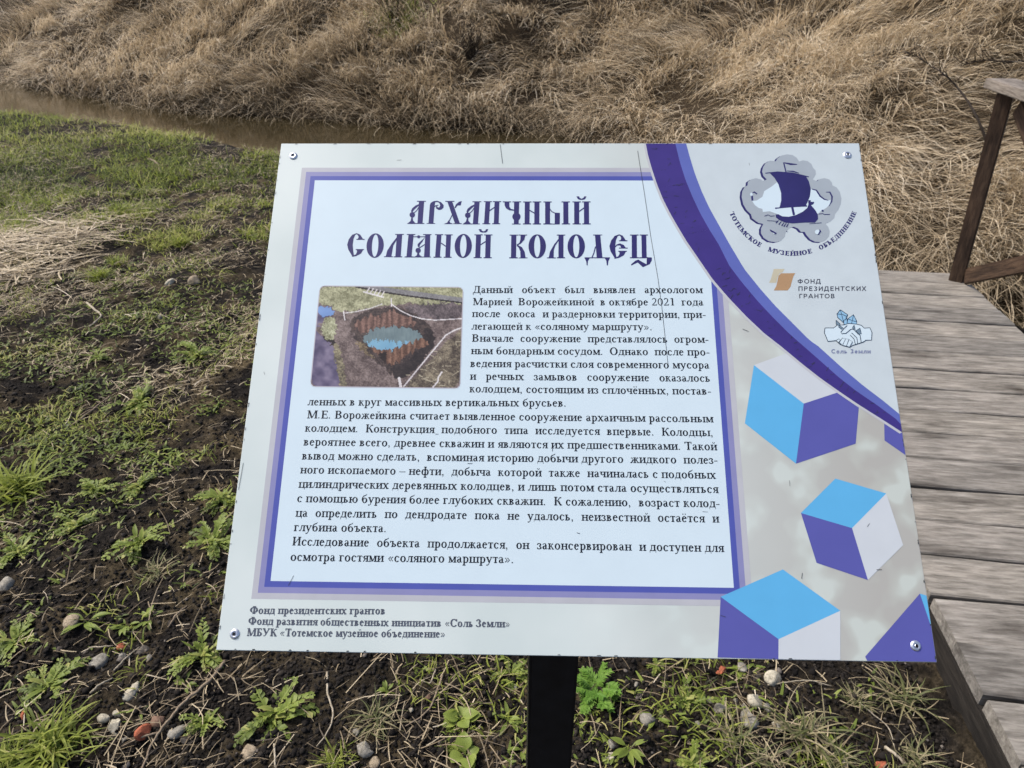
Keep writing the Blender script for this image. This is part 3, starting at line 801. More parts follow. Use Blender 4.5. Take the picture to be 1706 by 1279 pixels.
def emblem(parent, M):
    T = frame(1200, 240, 6.396)
    grey = [(580, 182), (600, 150), (640, 122), (700, 108), (760, 115), (805, 145), (830, 185), (870, 172), (920, 180), (960, 210), (978, 250), (1005, 280), (1010, 320), (990, 355), (975, 375), (1020, 395), (1050, 372), (1100, 362), (1150, 375), (1180, 410), (1185, 440), (1230, 460), (1265, 510), (1282, 580), (1275, 640), (1250, 700), (1215, 745), (1205, 790), (1160, 830), (1110, 845), (1140, 880), (1158, 930), (1150, 985), (1115, 1025), (1060, 1045), (1000, 1040), (950, 1015), (910, 970), (890, 935), (850, 935), (820, 900), (775, 880), (740, 890), (690, 930), (680, 985), (640, 1030), (580, 1045), (510, 1035), (455, 1000), (425, 950), (425, 900), (450, 850), (400, 840), (365, 815), (330, 790), (320, 750), (270, 700), (235, 640), (218, 560), (225, 500), (250, 455), (280, 440), (285, 400), (320, 375), (370, 362), (420, 375), (450, 395), (485, 375), (450, 340), (435, 290), (445, 245), (475, 200), (520, 175)]
    pr, mi = [], []
    def add(k, *qs):
        for q in qs: pr.append(T(q)); mi.append(k)
    add(0, [(x - 22, y + 9) for x, y in grey]); add(1, grey)
    add(2, [(595, 405), (540, 450), (460, 500), (440, 560), (380, 600), (330, 605), (360, 650), (400, 680), (440, 690), (445, 722), (520, 715), (600, 745), (640, 765), (700, 800), (950, 760), (1030, 745), (1060, 715), (1120, 680), (1160, 640), (1165, 595), (1140, 600), (1090, 585), (1040, 545), (1020, 500), (960, 478), (900, 420), (700, 330)])
    def s(pts, w): add(0, *stroke_px(pts, w))
    s([(965, 478), (1015, 492), (1055, 555), (1100, 588), (1142, 600)], [8, 16, 16, 14, 6]); s([(1115, 512), (1158, 512), (1182, 560), (1178, 612), (1148, 662)], [6, 16, 18, 14, 5])
    s([(328, 525), (352, 510), (382, 532)], [6, 16, 14]); s([(328, 550), (334, 602)], 20); add(2, circle_px(322, 535, 14, 18, 10))
    add(0, [(508, 300), (590, 296), (700, 303), (800, 318), (905, 345), (935, 400), (955, 480), (945, 560), (915, 630), (897, 660), (760, 665), (622, 674), (640, 600), (638, 520), (610, 430), (568, 360)])
    s([(470, 310), (600, 297), (760, 308), (935, 350)], [10, 12, 12, 10]); s([(578, 683), (740, 668), (912, 659)], 12); add(0, circle_px(583, 683, 9, 9, 8), circle_px(908, 659, 9, 9, 8))
    s([(756, 668), (776, 756)], 24); s([(690, 298), (664, 195)], 13); s([(664, 197), (740, 213), (808, 216)], [8, 20, 6]); s([(698, 286), (765, 290), (828, 310)], [6, 14, 8])
    add(0, [(580, 752), (610, 748), (650, 770), (720, 775), (800, 755), (870, 720), (918, 680), (930, 640), (928, 600), (952, 596), (960, 655), (1000, 700), (1030, 750), (1032, 800), (1000, 837), (900, 836), (760, 846), (680, 836), (620, 810), (584, 782)])
    g = Pen(1, 1); g.ring(958, 620, 32, 28, -10, 230, 16, 16); add(0, *g.o); add(0, circle_px(966, 626, 12, 12, 8))
    for a, b in (((612, 812), (584, 842)), ((642, 824), (614, 858)), ((670, 834), (645, 872)), ((695, 840), (668, 880)), ((718, 845), (695, 884))): s([a, b], [6, 14])
    s([(460, 768), (500, 754), (525, 768), (570, 764)], 6); s([(490, 815), (600, 822)], 5); s([(1036, 746), (1080, 740), (1100, 750), (1158, 750)], 6); s([(940, 850), (1070, 838)], 5)
    add(2, [(530, 915), (590, 952), (558, 958)]); add(0, [(518, 908), (592, 948), (582, 962), (522, 926)])
    add(2, circle_px(1028, 938, 30, 26, 12)); add(0, [(1048, 906), (1066, 930), (1040, 968), (1028, 964), (1046, 936)]); add(0, circle_px(1080, 710, 12, 10, 8)); add(0, circle_px(698, 930, 6, 6, 6))
    art("ship_emblem", pr, parent, [M['navy'], M['cloud'], M['paper']], 4, mi)
    # lettering on the arc
    p1, p2, p3 = (118, 742), (745, 1165), (1412, 742)
    A = np.array([[2 * (p2[0] - p1[0]), 2 * (p2[1] - p1[1])], [2 * (p3[0] - p1[0]), 2 * (p3[1] - p1[1])]], float)
    b = np.array([p2[0] ** 2 + p2[1] ** 2 - p1[0] ** 2 - p1[1] ** 2, p3[0] ** 2 + p3[1] ** 2 - p1[0] ** 2 - p1[1] ** 2], float)
    cx, cy = np.linalg.solve(A, b); R = math.hypot(p1[0] - cx, p1[1] - cy)
    out = []
    for w, q0, q1 in (("ТОТЕМСКОЕ", (108, 722), (432, 1075)), ("МУЗЕЙНОЕ", (502, 1112), (975, 1150)), ("ОБЪЕДИНЕНИЕ", (1048, 1125), (1418, 715))):
        a0, a1 = (math.atan2(q[1] - cy, q[0] - cx) for q in (q0, q1))
        gl = [serif(c, .165, .08) for c in w]; nat = sum(a for _, a in gl)
        k = (a0 - a1) / nat                                # radians per em
        x = 0; e = 74
        for o, ad in gl:
            for q in o:
                pts = []
                for px, py in q:
                    th = a0 - (x + ad / 2) * k
                    lx = (px - ad / 2) * k * R; ly = (py - CH / 2) * e
                    t_ = (math.sin(th), -math.cos(th)); n_ = (-math.cos(th), -math.sin(th))
                    pts.append((cx + R * math.cos(th) + t_[0] * lx + n_[0] * ly, cy + R * math.sin(th) + t_[1] * lx + n_[1] * ly))
                out.append(T(pts))
            x += ad
    art("emblem_lettering", out, parent, [M['navy']], 4)

def small_logos(parent, M):
    T = frame(1260, 430, 7.523)
    pr = [T([(210, 135), (345, 135), (325, 176), (285, 190), (258, 240), (240, 310), (150, 308), (172, 268)]), T([(300, 190), (480, 188), (455, 230), (420, 360), (385, 405), (210, 405), (242, 350), (270, 222)])]
    art("folded_leaf_logo", pr, parent, [M['beige'], M['tan']], 4, [0, 1])
    out = []
    for w, y, x0, x1, sk in (("ФОНД", 319, 505, 800, 0), ("ПРЕЗИДЕНТСКИХ", 411, 515, 1367, 0), ("ГРАНТОВ", 504, 525, 976, 0)):
        gl = [sans(c, .125) for c in w]; nat = sum(a + .1 for _, a in gl) - .12
        sx = (x1 - x0) / nat; x = 0
        for o, ad in gl:
            for q in o: out.append(T([(x0 + (x + px) * sx, y - py * 81) for px, py in q]))
            x += ad + .1
    art("fund_lettering", out, parent, [M['grey_ink']], 4)
    pr, mi = [], []
    def add(k, *qs):
        for q in qs: pr.append(T(q)); mi.append(k)
    def s(pts, w=8): add(1, *stroke_px(pts, w))
    hands = [(852, 877), (960, 877), (1010, 840), (1090, 840), (1150, 820), (1250, 830), (1310, 845), (1345, 880), (1415, 875), (1442, 935), (1435, 1030), (1365, 1030), (1340, 1050), (1300, 1065), (1200, 1095), (1160, 1118), (1110, 1105), (1040, 1080), (990, 1035), (890, 1045), (845, 940)]
    cr = [([(1045, 648), (1140, 712), (1120, 770), (1085, 810), (1012, 745), (1003, 702)], 2), ([(1140, 762), (1210, 710), (1250, 790), (1252, 838), (1128, 832)], 2), ([(1090, 780), (1130, 760), (1130, 832), (1088, 830)], 2)]
    for q, k in cr: add(k, q); s(q + [q[0]], 9)
    s([(1045, 650), (1060, 700), (1120, 730), (1140, 712)], 7); s([(1060, 700), (1085, 805)], 7); s([(1003, 702), (1055, 705)], 7); s([(1120, 730), (1110, 780)], 6); s([(1210, 712), (1195, 785), (1252, 800)], 7); s([(1195, 785), (1180, 830)], 6); s([(1140, 762), (1195, 785)], 6)
    add(0, hands); s(hands + [hands[0]], 9)
    for q in ([(990, 780), (1040, 825), (1030, 850), (992, 832)], [(1030, 842), (1082, 880), (1060, 895), (1022, 865)], [(1217, 843), (1232, 900), (1200, 885), (1198, 870)], [(1290, 880), (1308, 950), (1272, 958), (1230, 918)]):
        add(3, q); s(q + [q[0]], 7)
    s([(1130, 845), (1085, 890), (1050, 930), (1065, 950), (1115, 945), (1175, 895), (1200, 890), (1250, 930), (1292, 972), (1305, 1062)], 8)
    s([(1185, 940), (1250, 1000), (1262, 1072)], 7); s([(1165, 965), (1215, 1015), (1232, 1082)], 7); s([(1245, 920), (1250, 930)], 7)
    for q in ([(1030, 1060), (1072, 1003), (1110, 1015), (1072, 1095)], [(1072, 1095), (1110, 1015), (1152, 1020), (1120, 1106)], [(1120, 1106), (1152, 1028), (1197, 1050), (1160, 1118)], [(990, 1035), (1025, 1015), (1045, 1030), (1020, 1062)]):
        add(0, q); s(q + [q[0]], 7)
    art("handshake_logo", pr, parent, [M['paper'], M['line'], M['crystal'], M['greyblue']], 4, mi)
    out, mi = [], []
    for k, w in ((0, .165), (1, .05)):
        x = 0; gl = [sans(c, w) for c in "Соль Земли"]; nat = sum(a + .06 for _, a in gl); sx = 505 / nat
        for o, ad in gl:
            for q in o: out.append(T([(930 + (x + px) * sx, 1197 - py * 80) for px, py in q])); mi.append(k)
            x += ad + .06
    # two flat tones: the outline first, then the pale heart of the letters
    V0 = [q for q, k in zip(out, mi) if k == 0]; V1 = [q for q, k in zip(out, mi) if k == 1]
    o = art("handshake_lettering", V0 + V1, parent, [M['violet_grey'], M['violet_pale']], 4)
    o.data.polygons.foreach_set("material_index", np.array([0] * len(V0) + [1] * len(V1), np.int32))
    co = np.empty(len(o.data.vertices) * 3, np.float32); o.data.vertices.foreach_get("co", co); co = co.reshape(-1, 3)
    n0 = sum(len(q) for q in V0); co[n0:, 2] += LAYER; o.data.vertices.foreach_set("co", co.reshape(-1))

def in_poly(x, y, q):
    r = np.zeros(x.shape, bool); n = len(q)
    for k in range(n):
        (x0, y0), (x1, y1) = q[k], q[(k + 1) % n]
        if y0 == y1: continue
        c = ((y0 > y) != (y1 > y)) & (x < (x1 - x0) * (y - y0) / (y1 - y0) + x0)
        r ^= c
    return r

def seg_dist(x, y, pts):
    d = np.full(x.shape, 1e9)
    for (x0, y0), (x1, y1) in zip(pts[:-1], pts[1:]):
        L = (x1 - x0) ** 2 + (y1 - y0) ** 2; t = np.clip(((x - x0) * (x1 - x0) + (y - y0) * (y1 - y0)) / L, 0, 1)
        d = np.minimum(d, np.hypot(x - x0 - t * (x1 - x0), y - y0 - t * (y1 - y0)))
    return d

def picture(parent):
    """the colour photograph printed on the board, as a fine grid of coloured cells"""
    nx, ny = 250, 172
    U, V = np.meshgrid(np.linspace(0, 1, nx), np.linspace(0, 1, ny))
    X = (278 * (1 - V) + 193 * V) * (1 - U) + (1555 * (1 - V) + 1528 * V) * U      # detail coordinates
    Y = (78 * (1 - U) + 92 * U) * (1 - V) + (980 * (1 - U) + 998 * U) * V
    wx = X + 46 * (fbm(X / 42, Y / 42, 201, 4) - .5); wy = Y + 46 * (fbm(X / 42, Y / 42, 202, 4) - .5)
    f1, f2, f3 = fbm(X / 16, Y / 12, 203, 3), fbm(X / 70, Y / 60, 204, 3), vnoise(X / 7, Y / 6, 205)
    t = np.clip((f1 * .4 + f3 * .25 + f2 * .5 + .18 * vnoise(X / 3.4, Y / 9, 206) - .42) * 2.1, 0, 1)
    C = np.zeros(X.shape + (3,))
    def put(m, a, b, k=None):
        k = t if k is None else k
        c = np.array(a)[None, None] * (1 - k[..., None]) + np.array(b)[None, None] * k[..., None]
        C[m] = c[m]
    def chaikin(q, n=2):
        for _ in range(n):
            r = []
            for k in range(len(q)):
                a, b = q[k], q[(k + 1) % len(q)]
                r += [(.75 * a[0] + .25 * b[0], .75 * a[1] + .25 * b[1]), (.25 * a[0] + .75 * b[0], .25 * a[1] + .75 * b[1])]
            q = r
        return q
    wx = wx + 22 * (vnoise(X / 12, Y / 12, 221) - .5); wy = wy + 22 * (vnoise(X / 12, Y / 12, 222) - .5)
    wt = wy + 46 * (vnoise(X / 17, Y / 200, 223) - .5)
    P = lambda q: in_poly(wx, wy, chaikin(q))
    PT = lambda q: in_poly(wx, wt, chaikin(q, 1))
    put(np.ones(X.shape, bool), (76, 62, 62), (150, 132, 130))
    put(P([(250, 60), (1600, 60), (1600, 240), (1300, 240), (1000, 235), (800, 262), (600, 322), (480, 315), (420, 300), (370, 252), (250, 235)]), (108, 106, 80), (200, 196, 164))
    put(P([(1000, 240), (1600, 235), (1600, 370), (1250, 382), (1080, 340)]), (66, 58, 62), (140, 124, 128))
    put(in_poly(X, Y, [(600, 90), (830, 92), (1600, 196), (1600, 240), (1100, 172), (850, 142)]), (112, 108, 112), (152, 148, 152))
    put(seg_dist(X, Y, [(600, 92), (850, 140), (1100, 178), (1600, 242)]) < 7, (30, 24, 28), (60, 52, 54))
    put(P([(240, 250), (345, 258), (432, 304), (350, 372), (290, 412), (250, 505), (300, 540), (392, 612), (410, 700), (432, 800), (482, 1010), (150, 1010)]), (76, 68, 100), (136, 124, 150), np.clip(f2 * 1.6 - .3, 0, 1))
    put(P([(250, 262), (340, 262), (430, 305), (352, 366), (290, 352), (250, 310)]), (108, 140, 198), (136, 166, 220), f2)
    put(P([(290, 525), (420, 575), (415, 620), (370, 600)]), (28, 22, 26), (54, 44, 44))
    put(P([(290, 500), (312, 400), (400, 338), (440, 450), (402, 585), (330, 545)]), (104, 102, 74), (206, 204, 176))
    put(P([(390, 600), (450, 600), (540, 1010), (470, 1010), (430, 800)]), (72, 64, 56), (172, 160, 132))
    put(P([(530, 410), (620, 330), (900, 262), (1100, 325), (1285, 430), (1300, 600), (1210, 750), (1060, 880), (930, 915), (860, 800), (700, 705), (590, 560)]), (40, 32, 34), (96, 80, 76))
    col = .5 + .5 * np.sin(X / 9 + 5 * vnoise(X / 30, Y / 300, 207))
    wood = np.clip(col * .42 + f3 * .35 + f1 * .5 - .2, 0, 1)
    put(PT([(575, 430), (640, 385), (700, 355), (740, 335), (790, 372), (850, 322), (900, 308), (1000, 335), (1130, 375), (1155, 430), (1050, 440), (850, 455), (760, 470), (640, 510)]), (70, 50, 46), (176, 136, 124), wood)
    put(np.hypot((wx - 930) / 262, (wy + .5 * (wt - wy) - 560) / 112) < 1, (92, 108, 116), (132, 148, 154), np.clip(f2 * .7 + .3 * vnoise(X / 9, Y / 40, 224), 0, 1))
    put(in_poly(X + 30 * (vnoise(X / 24, Y * 0, 209) - .5), Y + 60 * (vnoise(X / 13, Y * 0, 210) - .5) * (Y < 610) + 26 * (vnoise(X / 9, Y / 9, 225) - .5), [(690, 600), (735, 572), (900, 574), (1060, 590), (1100, 600), (1010, 640), (900, 662), (820, 660), (740, 640)]), (112, 158, 192), (142, 184, 212), f2)
    put(P([(880, 800), (1010, 775), (1130, 690), (1215, 620), (1180, 470), (1285, 450), (1300, 600), (1210, 750), (1060, 880), (940, 912)]), (34, 28, 30), (66, 56, 56))
    put(P([(590, 560), (660, 585), (700, 650), (770, 720), (700, 705), (630, 640)]), (70, 58, 48), (168, 146, 116))
    put(PT([(720, 622), (780, 640), (850, 660), (900, 650), (960, 640), (1080, 590), (1120, 600), (1170, 535), (1250, 560), (1200, 620), (1130, 645), (1040, 710), (960, 778), (870, 780), (860, 690), (770, 690)]), (74, 50, 42), (176, 134, 114), wood)
    put(P([(800, 690), (862, 660), (868, 790), (830, 745)]), (30, 22, 22), (60, 44, 40))
    put(P([(1600, 440), (1600, 1010), (1010, 1010), (1100, 905), (1250, 745), (1420, 560)]), (62, 52, 48), (160, 146, 126))
    for k in range(46):
        x, y = random.uniform(1060, 1500), random.uniform(560, 970)
        if y > 1720 - x * .8: put(seg_dist(X, Y, [(x, y), (x + random.uniform(-60, 70), y - random.uniform(-20, 50))]) < 2.6, (170, 156, 136), (200, 190, 170))
    W = (238, 230, 234)
    def tape(pts, w): put(seg_dist(X, Y, pts) < w, (206, 196, 202), W)
    tape([(1025, 978), (1120, 860), (1250, 700), (1400, 520), (1470, 480), (1545, 452)], 5.5); tape([(495, 325), (600, 312), (720, 285), (830, 245)], 3.4); tape([(918, 248), (990, 300), (1080, 345), (1180, 375), (1300, 388), (1550, 374)], 4.4)
    tape([(490, 312), (502, 385)], 5); tape([(914, 195), (916, 262)], 4.5); tape([(985, 905), (1000, 985)], 12); tape([(1362, 850), (1330, 900), (1330, 930), (1280, 990)], 6)
    tape([(668, 136), (845, 184)], 6)
    for k in range(5): tape([(722 + k * 32, 100 + k * 8), (692 + k * 33, 142 + k * 9)], 4.6)
    # rounded pale rim
    a = 1277 * U; b = 902 * V
    ex = np.maximum(np.maximum(40 - a, a - 1237), 0); ey = np.maximum(np.maximum(40 - b, b - 862), 0)
    cor = np.hypot(ex, ey); edge = np.minimum(np.minimum(a, 1277 - a), np.minimum(b, 902 - b))
    rim = (cor > 31) | (edge < 9)
    C[rim] = (192, 187, 200)
    pts = [B(480 + x / 5.331, 460 + y / 5.331) for x, y in zip(X.ravel(), Y.ravel())]
    me = bpy.data.meshes.new("printed_photograph")
    i = np.arange((ny - 1) * (nx - 1)); r, c = i // (nx - 1), i % (nx - 1)
    ok = ~(cor > 40)[:-1, :-1].ravel() & ~(cor > 40)[1:, 1:].ravel() & ~(cor > 40)[1:, :-1].ravel() & ~(cor > 40)[:-1, 1:].ravel()
    q = np.stack([r * nx + c, (r + 1) * nx + c, (r + 1) * nx + c + 1, r * nx + c + 1], -1)[ok]
    fill(me, np.column_stack([np.array(pts), np.full(nx * ny, 3 * LAYER)]), q)
    at = me.attributes.new("print", 'FLOAT_COLOR', 'POINT')
    at.data.foreach_set("color", np.concatenate([lin(C) * INK_GAIN, np.ones(C.shape[:2] + (1,))], -1).astype(np.float32).ravel())
    m, nt, p = nodes_mat("photo_print", .38, .35)
    nt.links.new(N(nt, "ShaderNodeAttribute", attribute_name="print").outputs["Color"], p.inputs["Base Color"])
    o = link("printed_photograph", me, parent, [m]); o["label"] = "printed photo of a round timber lined well full of water"

def rivet_mesh():
    prof = [(.0001, .0019), (.0011, .0019), (.0013, .0007), (.0016, .0007), (.0020, .0016), (.0031, .0013), (.0040, .0007), (.0044, .0001)]
    bm = bmesh.new(); n = 28; rings = []
    for r, z in prof: rings.append([bm.verts.new((r * math.cos(2 * math.pi * k / n), r * math.sin(2 * math.pi * k / n), z)) for k in range(n)])
    for a, b in zip(rings[:-1], rings[1:]):
        for k in range(n): f = bm.faces.new((b[k], b[(k + 1) % n], a[(k + 1) % n], a[k])); f.smooth = True
    me = bpy.data.meshes.new("rivet"); bm.to_mesh(me); bm.free(); return me

def build_sign():
    root = empty("information_sign", (.0425, .505, 0))
    tag(root, "white and violet museum information board about an archaic salt well on a black post", "information sign")
    R = Matrix(((.99965667, .01490789, -.0215474), (-.02546494, .74643114, -.66497526), (.00617027, .66529566, .7465545)))
    W = Matrix.Translation((0.05384032, 0.58440235, 1.16251474)) @ R.to_4x4()
    M = dict(paper=ink("paper_white", (214, 228, 243), .02), navy=ink("navy_ink", (50, 46, 108), .15), cloud=ink("cloud_grey", (170, 177, 190)), beige=ink("beige_ink", (202, 192, 172)), tan=ink("tan_ink", (184, 146, 112)),
             grey_ink=ink("slate_ink", (66, 68, 84)), line=ink("outline_ink", (40, 58, 82)), crystal=ink("crystal_blue", (150, 192, 228)), greyblue=ink("crystal_grey", (120, 140, 160)), violet_grey=ink("violet_grey", (118, 122, 160)), violet_pale=ink("violet_pale", (172, 182, 212)),
             black=ink("black_ink", (18, 22, 32), .1), foot=ink("footer_ink", (84, 88, 104), .1), sw_d=ink("swoosh_violet", (66, 52, 132), .12), sw_l=ink("swoosh_lilac", (98, 108, 186), .06),
             f1=ink("frame_grey", (190, 188, 200)), f2=ink("frame_lilac", (142, 140, 190)), f3=ink("frame_blue", (82, 90, 176)), sky=ink("cube_blue", (98, 178, 232), .03), vio=ink("cube_violet", (92, 92, 172), .04), pale=ink("cube_pale", (208, 211, 222), .03), corner=ink("corner_white", (205, 213, 223), .05), scuff=ink("scuff", (60, 62, 66), .3))
    # board: pale cloudy print, greyer to the lower right
    m, nt, p = nodes_mat("cloudy_print", .36, .4)
    co = objco(nt)
    n1 = noise(nt, co, 9, 3, .5); n2 = noise(nt, co, 26, 2, .45)
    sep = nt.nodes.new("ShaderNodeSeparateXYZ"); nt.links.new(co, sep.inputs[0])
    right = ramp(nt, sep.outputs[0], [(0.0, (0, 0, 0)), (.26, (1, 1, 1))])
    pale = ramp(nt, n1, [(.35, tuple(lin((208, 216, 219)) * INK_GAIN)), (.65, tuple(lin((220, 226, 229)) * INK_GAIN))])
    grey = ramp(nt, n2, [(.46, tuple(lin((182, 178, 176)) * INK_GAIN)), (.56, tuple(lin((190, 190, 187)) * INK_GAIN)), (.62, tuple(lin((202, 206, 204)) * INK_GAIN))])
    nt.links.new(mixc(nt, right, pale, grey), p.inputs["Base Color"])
    bm = bmesh.new(); bmesh.ops.create_cube(bm, size=1)
    for v in bm.verts: v.co = (v.co.x * SW, v.co.y * SH, (v.co.z - .5) * .003)
    bmesh.ops.bevel(bm, geom=bm.edges[:], offset=.0004, segments=1, affect='EDGES')
    me = bpy.data.meshes.new("panel"); bm.to_mesh(me); bm.free()
    panel = link("panel", me, root, [m])
    panel.matrix_parent_inverse = Matrix.Identity(4)
    PM = Matrix.Translation(-Vector(root.location)) @ W
    panel.matrix_local = PM
    # frame bands and white field
    inn = [(526.2, 298.7), (1171, 301.4), (1222.9, 981), (449, 965.5)]
    fx = [B(*q) for q in inn]
    x0 = fx[0][0]; x1 = (fx[1][0] + fx[2][0]) / 2; y0 = (fx[2][1] + fx[3][1]) / 2; y1 = (fx[0][1] + fx[1][1]) / 2; xl = (fx[0][0] + fx[3][0]) / 2
    print("frame", x0, fx[3][0], fx[1], fx[2], y0, y1)
    bw = .0050
    def rect(d): return [(xl - d, y0 - d), (x1 + d, y0 - d), (x1 + d, y1 + d), (xl - d, y1 + d)]
    art("printed_frame", [rect(3 * bw), rect(2 * bw), rect(bw), rect(0)], panel, [M['f1'], M['f2'], M['f3'], M['paper']], 1, [0, 1, 2, 3])
    # cubes
    T = frame(1180, 560, 2.285)
    pr = [[(172, 110), (310, 60), (505, 210), (362, 257)], [(172, 110), (362, 257), (333, 486), (138, 332)], [(362, 257), (579, 186), (560, 410), (333, 486)], [(668, 300), (742, 345), (757, 453.5), (670, 398)],
          [(483, 543), (677, 600), (547, 732), (352, 674)], [(352, 674), (547, 732), (608, 930), (412, 864)], [(677, 600), (742, 797), (608, 930), (547, 732)],
          [(284, 889), (503, 1047), (268, 1155), (47, 993)], [(47, 993), (268, 1155), (268, 1234.5), (36, 1224)], [(503, 1047), (504, 1240), (268, 1234.5), (268, 1155)], [(806, 982), (858, 1110), (874, 1243), (606, 1243), (598, 1222)], [(806, 982), (838, 990), (857, 1108)]]
    mi = [2, 0, 1, 1, 0, 1, 2, 0, 1, 2, 1, 0]
    def clip(q): return [(min(max(x, -SW / 2 + .0006), SW / 2 - .0006), min(max(y, -SH / 2 + .0006), SH / 2 - .0006)) for x, y in q]
    art("printed_cubes", [clip(T(q)) for q in pr], panel, [M['sky'], M['vio'], M['pale']], 2, mi)
    # swoosh
    ZA, ZB, ZC = frame(1060, 230, 6.092), frame(1160, 420, 6.092), frame(1280, 520, 6.092)
    left = ZA([(87, 45), (110, 170), (150, 310), (200, 460), (260, 610), (330, 750), (410, 890), (500, 1040)]) + ZB([(160, 275), (320, 460), (500, 650), (680, 820), (860, 960)]) + ZC([(350, 535), (530, 675), (716, 806), (920, 945), (1175, 1105), (1368, 1222)])
    mid = ZA([(387, 45), (430, 230), (490, 420), (560, 590), (640, 760), (730, 920), (830, 1080)]) + ZB([(330, 140), (460, 310), (620, 500), (770, 660), (930, 820)]) + ZC([(300, 300), (500, 475), (720, 670), (900, 810), (1100, 945), (1290, 1085), (1362, 1140)])
    rgt = ZA([(496, 45), (540, 210), (590, 370), (660, 550), (740, 720), (830, 880), (930, 1060)]) + ZB([(480, 170), (640, 370), (800, 550), (970, 720), (1150, 900)]) + ZC([(500, 345), (720, 545), (950, 740), (1160, 900), (1342, 1036)])
    left, mid, rgt = clip(left), clip(mid), clip(rgt)
    def band(a, b, n=60):
        def rs(q):
            q = np.array(q); s = np.r_[0, np.cumsum(np.linalg.norm(np.diff(q, axis=0), axis=1))]; t = np.linspace(0, s[-1], n)
            return np.stack([np.interp(t, s, q[:, 0]), np.interp(t, s, q[:, 1])], -1)
        A, Bq = rs(a), rs(b)
        return [[tuple(A[k]), tuple(A[k + 1]), tuple(Bq[k + 1]), tuple(Bq[k])] for k in range(n - 1)]
    halo = [(x - .0022, y - .0013) for x, y in left]
    art("printed_glow", band(clip(halo), left), panel, [ink("glow_white", (196, 195, 205), .02)], 2.6)
    e = .0006
    corner = [tuple(q) for q in rgt] + [(SW / 2 - e, SH / 2 - e)]
    bd, bl = band(left, mid), band(mid, rgt)
    o = art("printed_swoosh", [corner] + bd + bl, panel, [M['corner'], M['sw_d'], M['sw_l']], 3)
    o.data.polygons.foreach_set("material_index", np.array([0] + [1] * len(bd) + [2] * len(bl), np.int32))
    # lettering
    art("heading", title_prims(), panel, [M['navy']], 3, None, "navy old style heading in two lines")
    em = (np.array(B(512, 674.4)) - np.array(B(483.5, 933.4)))
    em = np.linalg.norm(em) / 11 / 1.12
    pr = []
    for s, l, r in BODY: pr += text_line(s, l, r, em, serif, stem=.112, thin=.056)
    art("body_text", pr, panel, [M['black']], 3, None, "black serif paragraph text")
    pr = []
    for s, l, r in FOOT: pr += text_line(s, l, r, .0096, serif, stem=.135, thin=.07)
    art("credit_lines", pr, panel, [M['foot']], 3, None, "three slate grey credit lines at the foot")
    picture(panel)
    emblem(panel, M)
    small_logos(panel, M)
    # scuffs, nicks along the edges and the long hair crack
    pr = []
    Pz = frame(0, 0, 1)
    for pts in ([(1060.7, 251), (1072.5, 324), (1083, 395), (1095, 464), (1102, 516), (1112, 607)], [(832, 240), (836, 272)], [(398, 815), (406, 770)], [(481, 975), (490, 958)], [(1236, 548), (1246, 552)]):
        pr += [Pz(q) for q in stroke_px(pts, .65)]
    for k in range(92):
        if k < 75:
            t = random.random(); i = min(int(t * 57), 57); a, b_ = bd[i][0], bd[i][3]; u = random.uniform(.1, .9)
            x, y = a[0] + (b_[0] - a[0]) * u, a[1] + (b_[1] - a[1]) * u
        else: x, y = random.uniform(-.29, .29), random.uniform(-.24, .24)
        l = random.uniform(.0008, .0026); a = random.uniform(-.3, 1.3) if k < 75 else random.uniform(0, 6.3); w = random.uniform(.0001, .00022)
        c, s_ = math.cos(a), math.sin(a)
        pr.append([(x - c * l - s_ * w, y - s_ * l + c * w), (x + c * l - s_ * w, y + s_ * l + c * w), (x + c * l + s_ * w, y + s_ * l - c * w), (x - c * l + s_ * w, y - s_ * l - c * w)])
    for k in range(70):
        side = random.randrange(4); u = random.uniform(-1, 1); l = random.uniform(.0004, .0022); w = random.uniform(.0002, .0006)
        if side < 2: x, y, lx, ly = u * .298, (.2490 if side else -.2490), l, w
        else: x, y, lx, ly = (.2990 if side == 2 else -.2990), u * .248, w, l
        pr.append([(x - lx, y - ly), (x + lx, y - ly * .4), (x + lx * .5, y + ly), (x - lx * .7, y + ly * .6)])
    art("scratches", pr, panel, [M['scuff']], 6, None, "hair crack and small dark scuffs")["kind"] = "stuff"
    # rivets
    met, nt, p = nodes_mat("rivet_metal", .32, .5); p.inputs["Metallic"].default_value = .85; p.inputs["Base Color"].default_value = (.62, .63, .66, 1)
    bump(nt, p, noise(nt, objco(nt), 900, 3), .2, .0005)
    hol, nt, p = nodes_mat("rivet_hole", .8, .2); p.inputs["Base Color"].default_value = (.01, .01, .012, 1)
    rm = rivet_mesh(); rm.materials.append(met)
    hm = bpy.data.meshes.new("rivet_hole"); hm.from_pydata([(x, y, .00195) for x, y in circle_px(0, 0, .0013, .0013, 16)], [], [list(range(16))]); hm.materials.append(hol)
    for q in ((488, 259), (1410, 258), (392, 1055), (1526, 1077)):
        u, v = B(*q)
        o = bpy.data.objects.new("rivet", rm); COL.objects.link(o); o.parent = root
        o.matrix_local = PM @ Matrix.Translation((u, v, .00002))
        h = bpy.data.objects.new("rivet_hole", hm); COL.objects.link(h); h.parent = o
    # post and the slanted head plate under the board
    blk, nt, p = nodes_mat("black_steel", .42, .4)
    f = noise(nt, objco(nt), 60, 5, .7)
    nt.links.new(ramp(nt, f, [(.3, (.005, .005, .0055)), (.7, (.012, .012, .013)), (.76, (.09, .085, .08))]), p.inputs["Base Color"])
    bm = bmesh.new(); bmesh.ops.create_cube(bm, size=1)
    h = .025; top = lambda x, y: 1.07 + (y) * .86
    for v in bm.verts:
        x, y = v.co.x * .05, v.co.y * .05
        v.co = (x, y, -.1 if v.co.z < 0 else 1.0805 + y * .89)
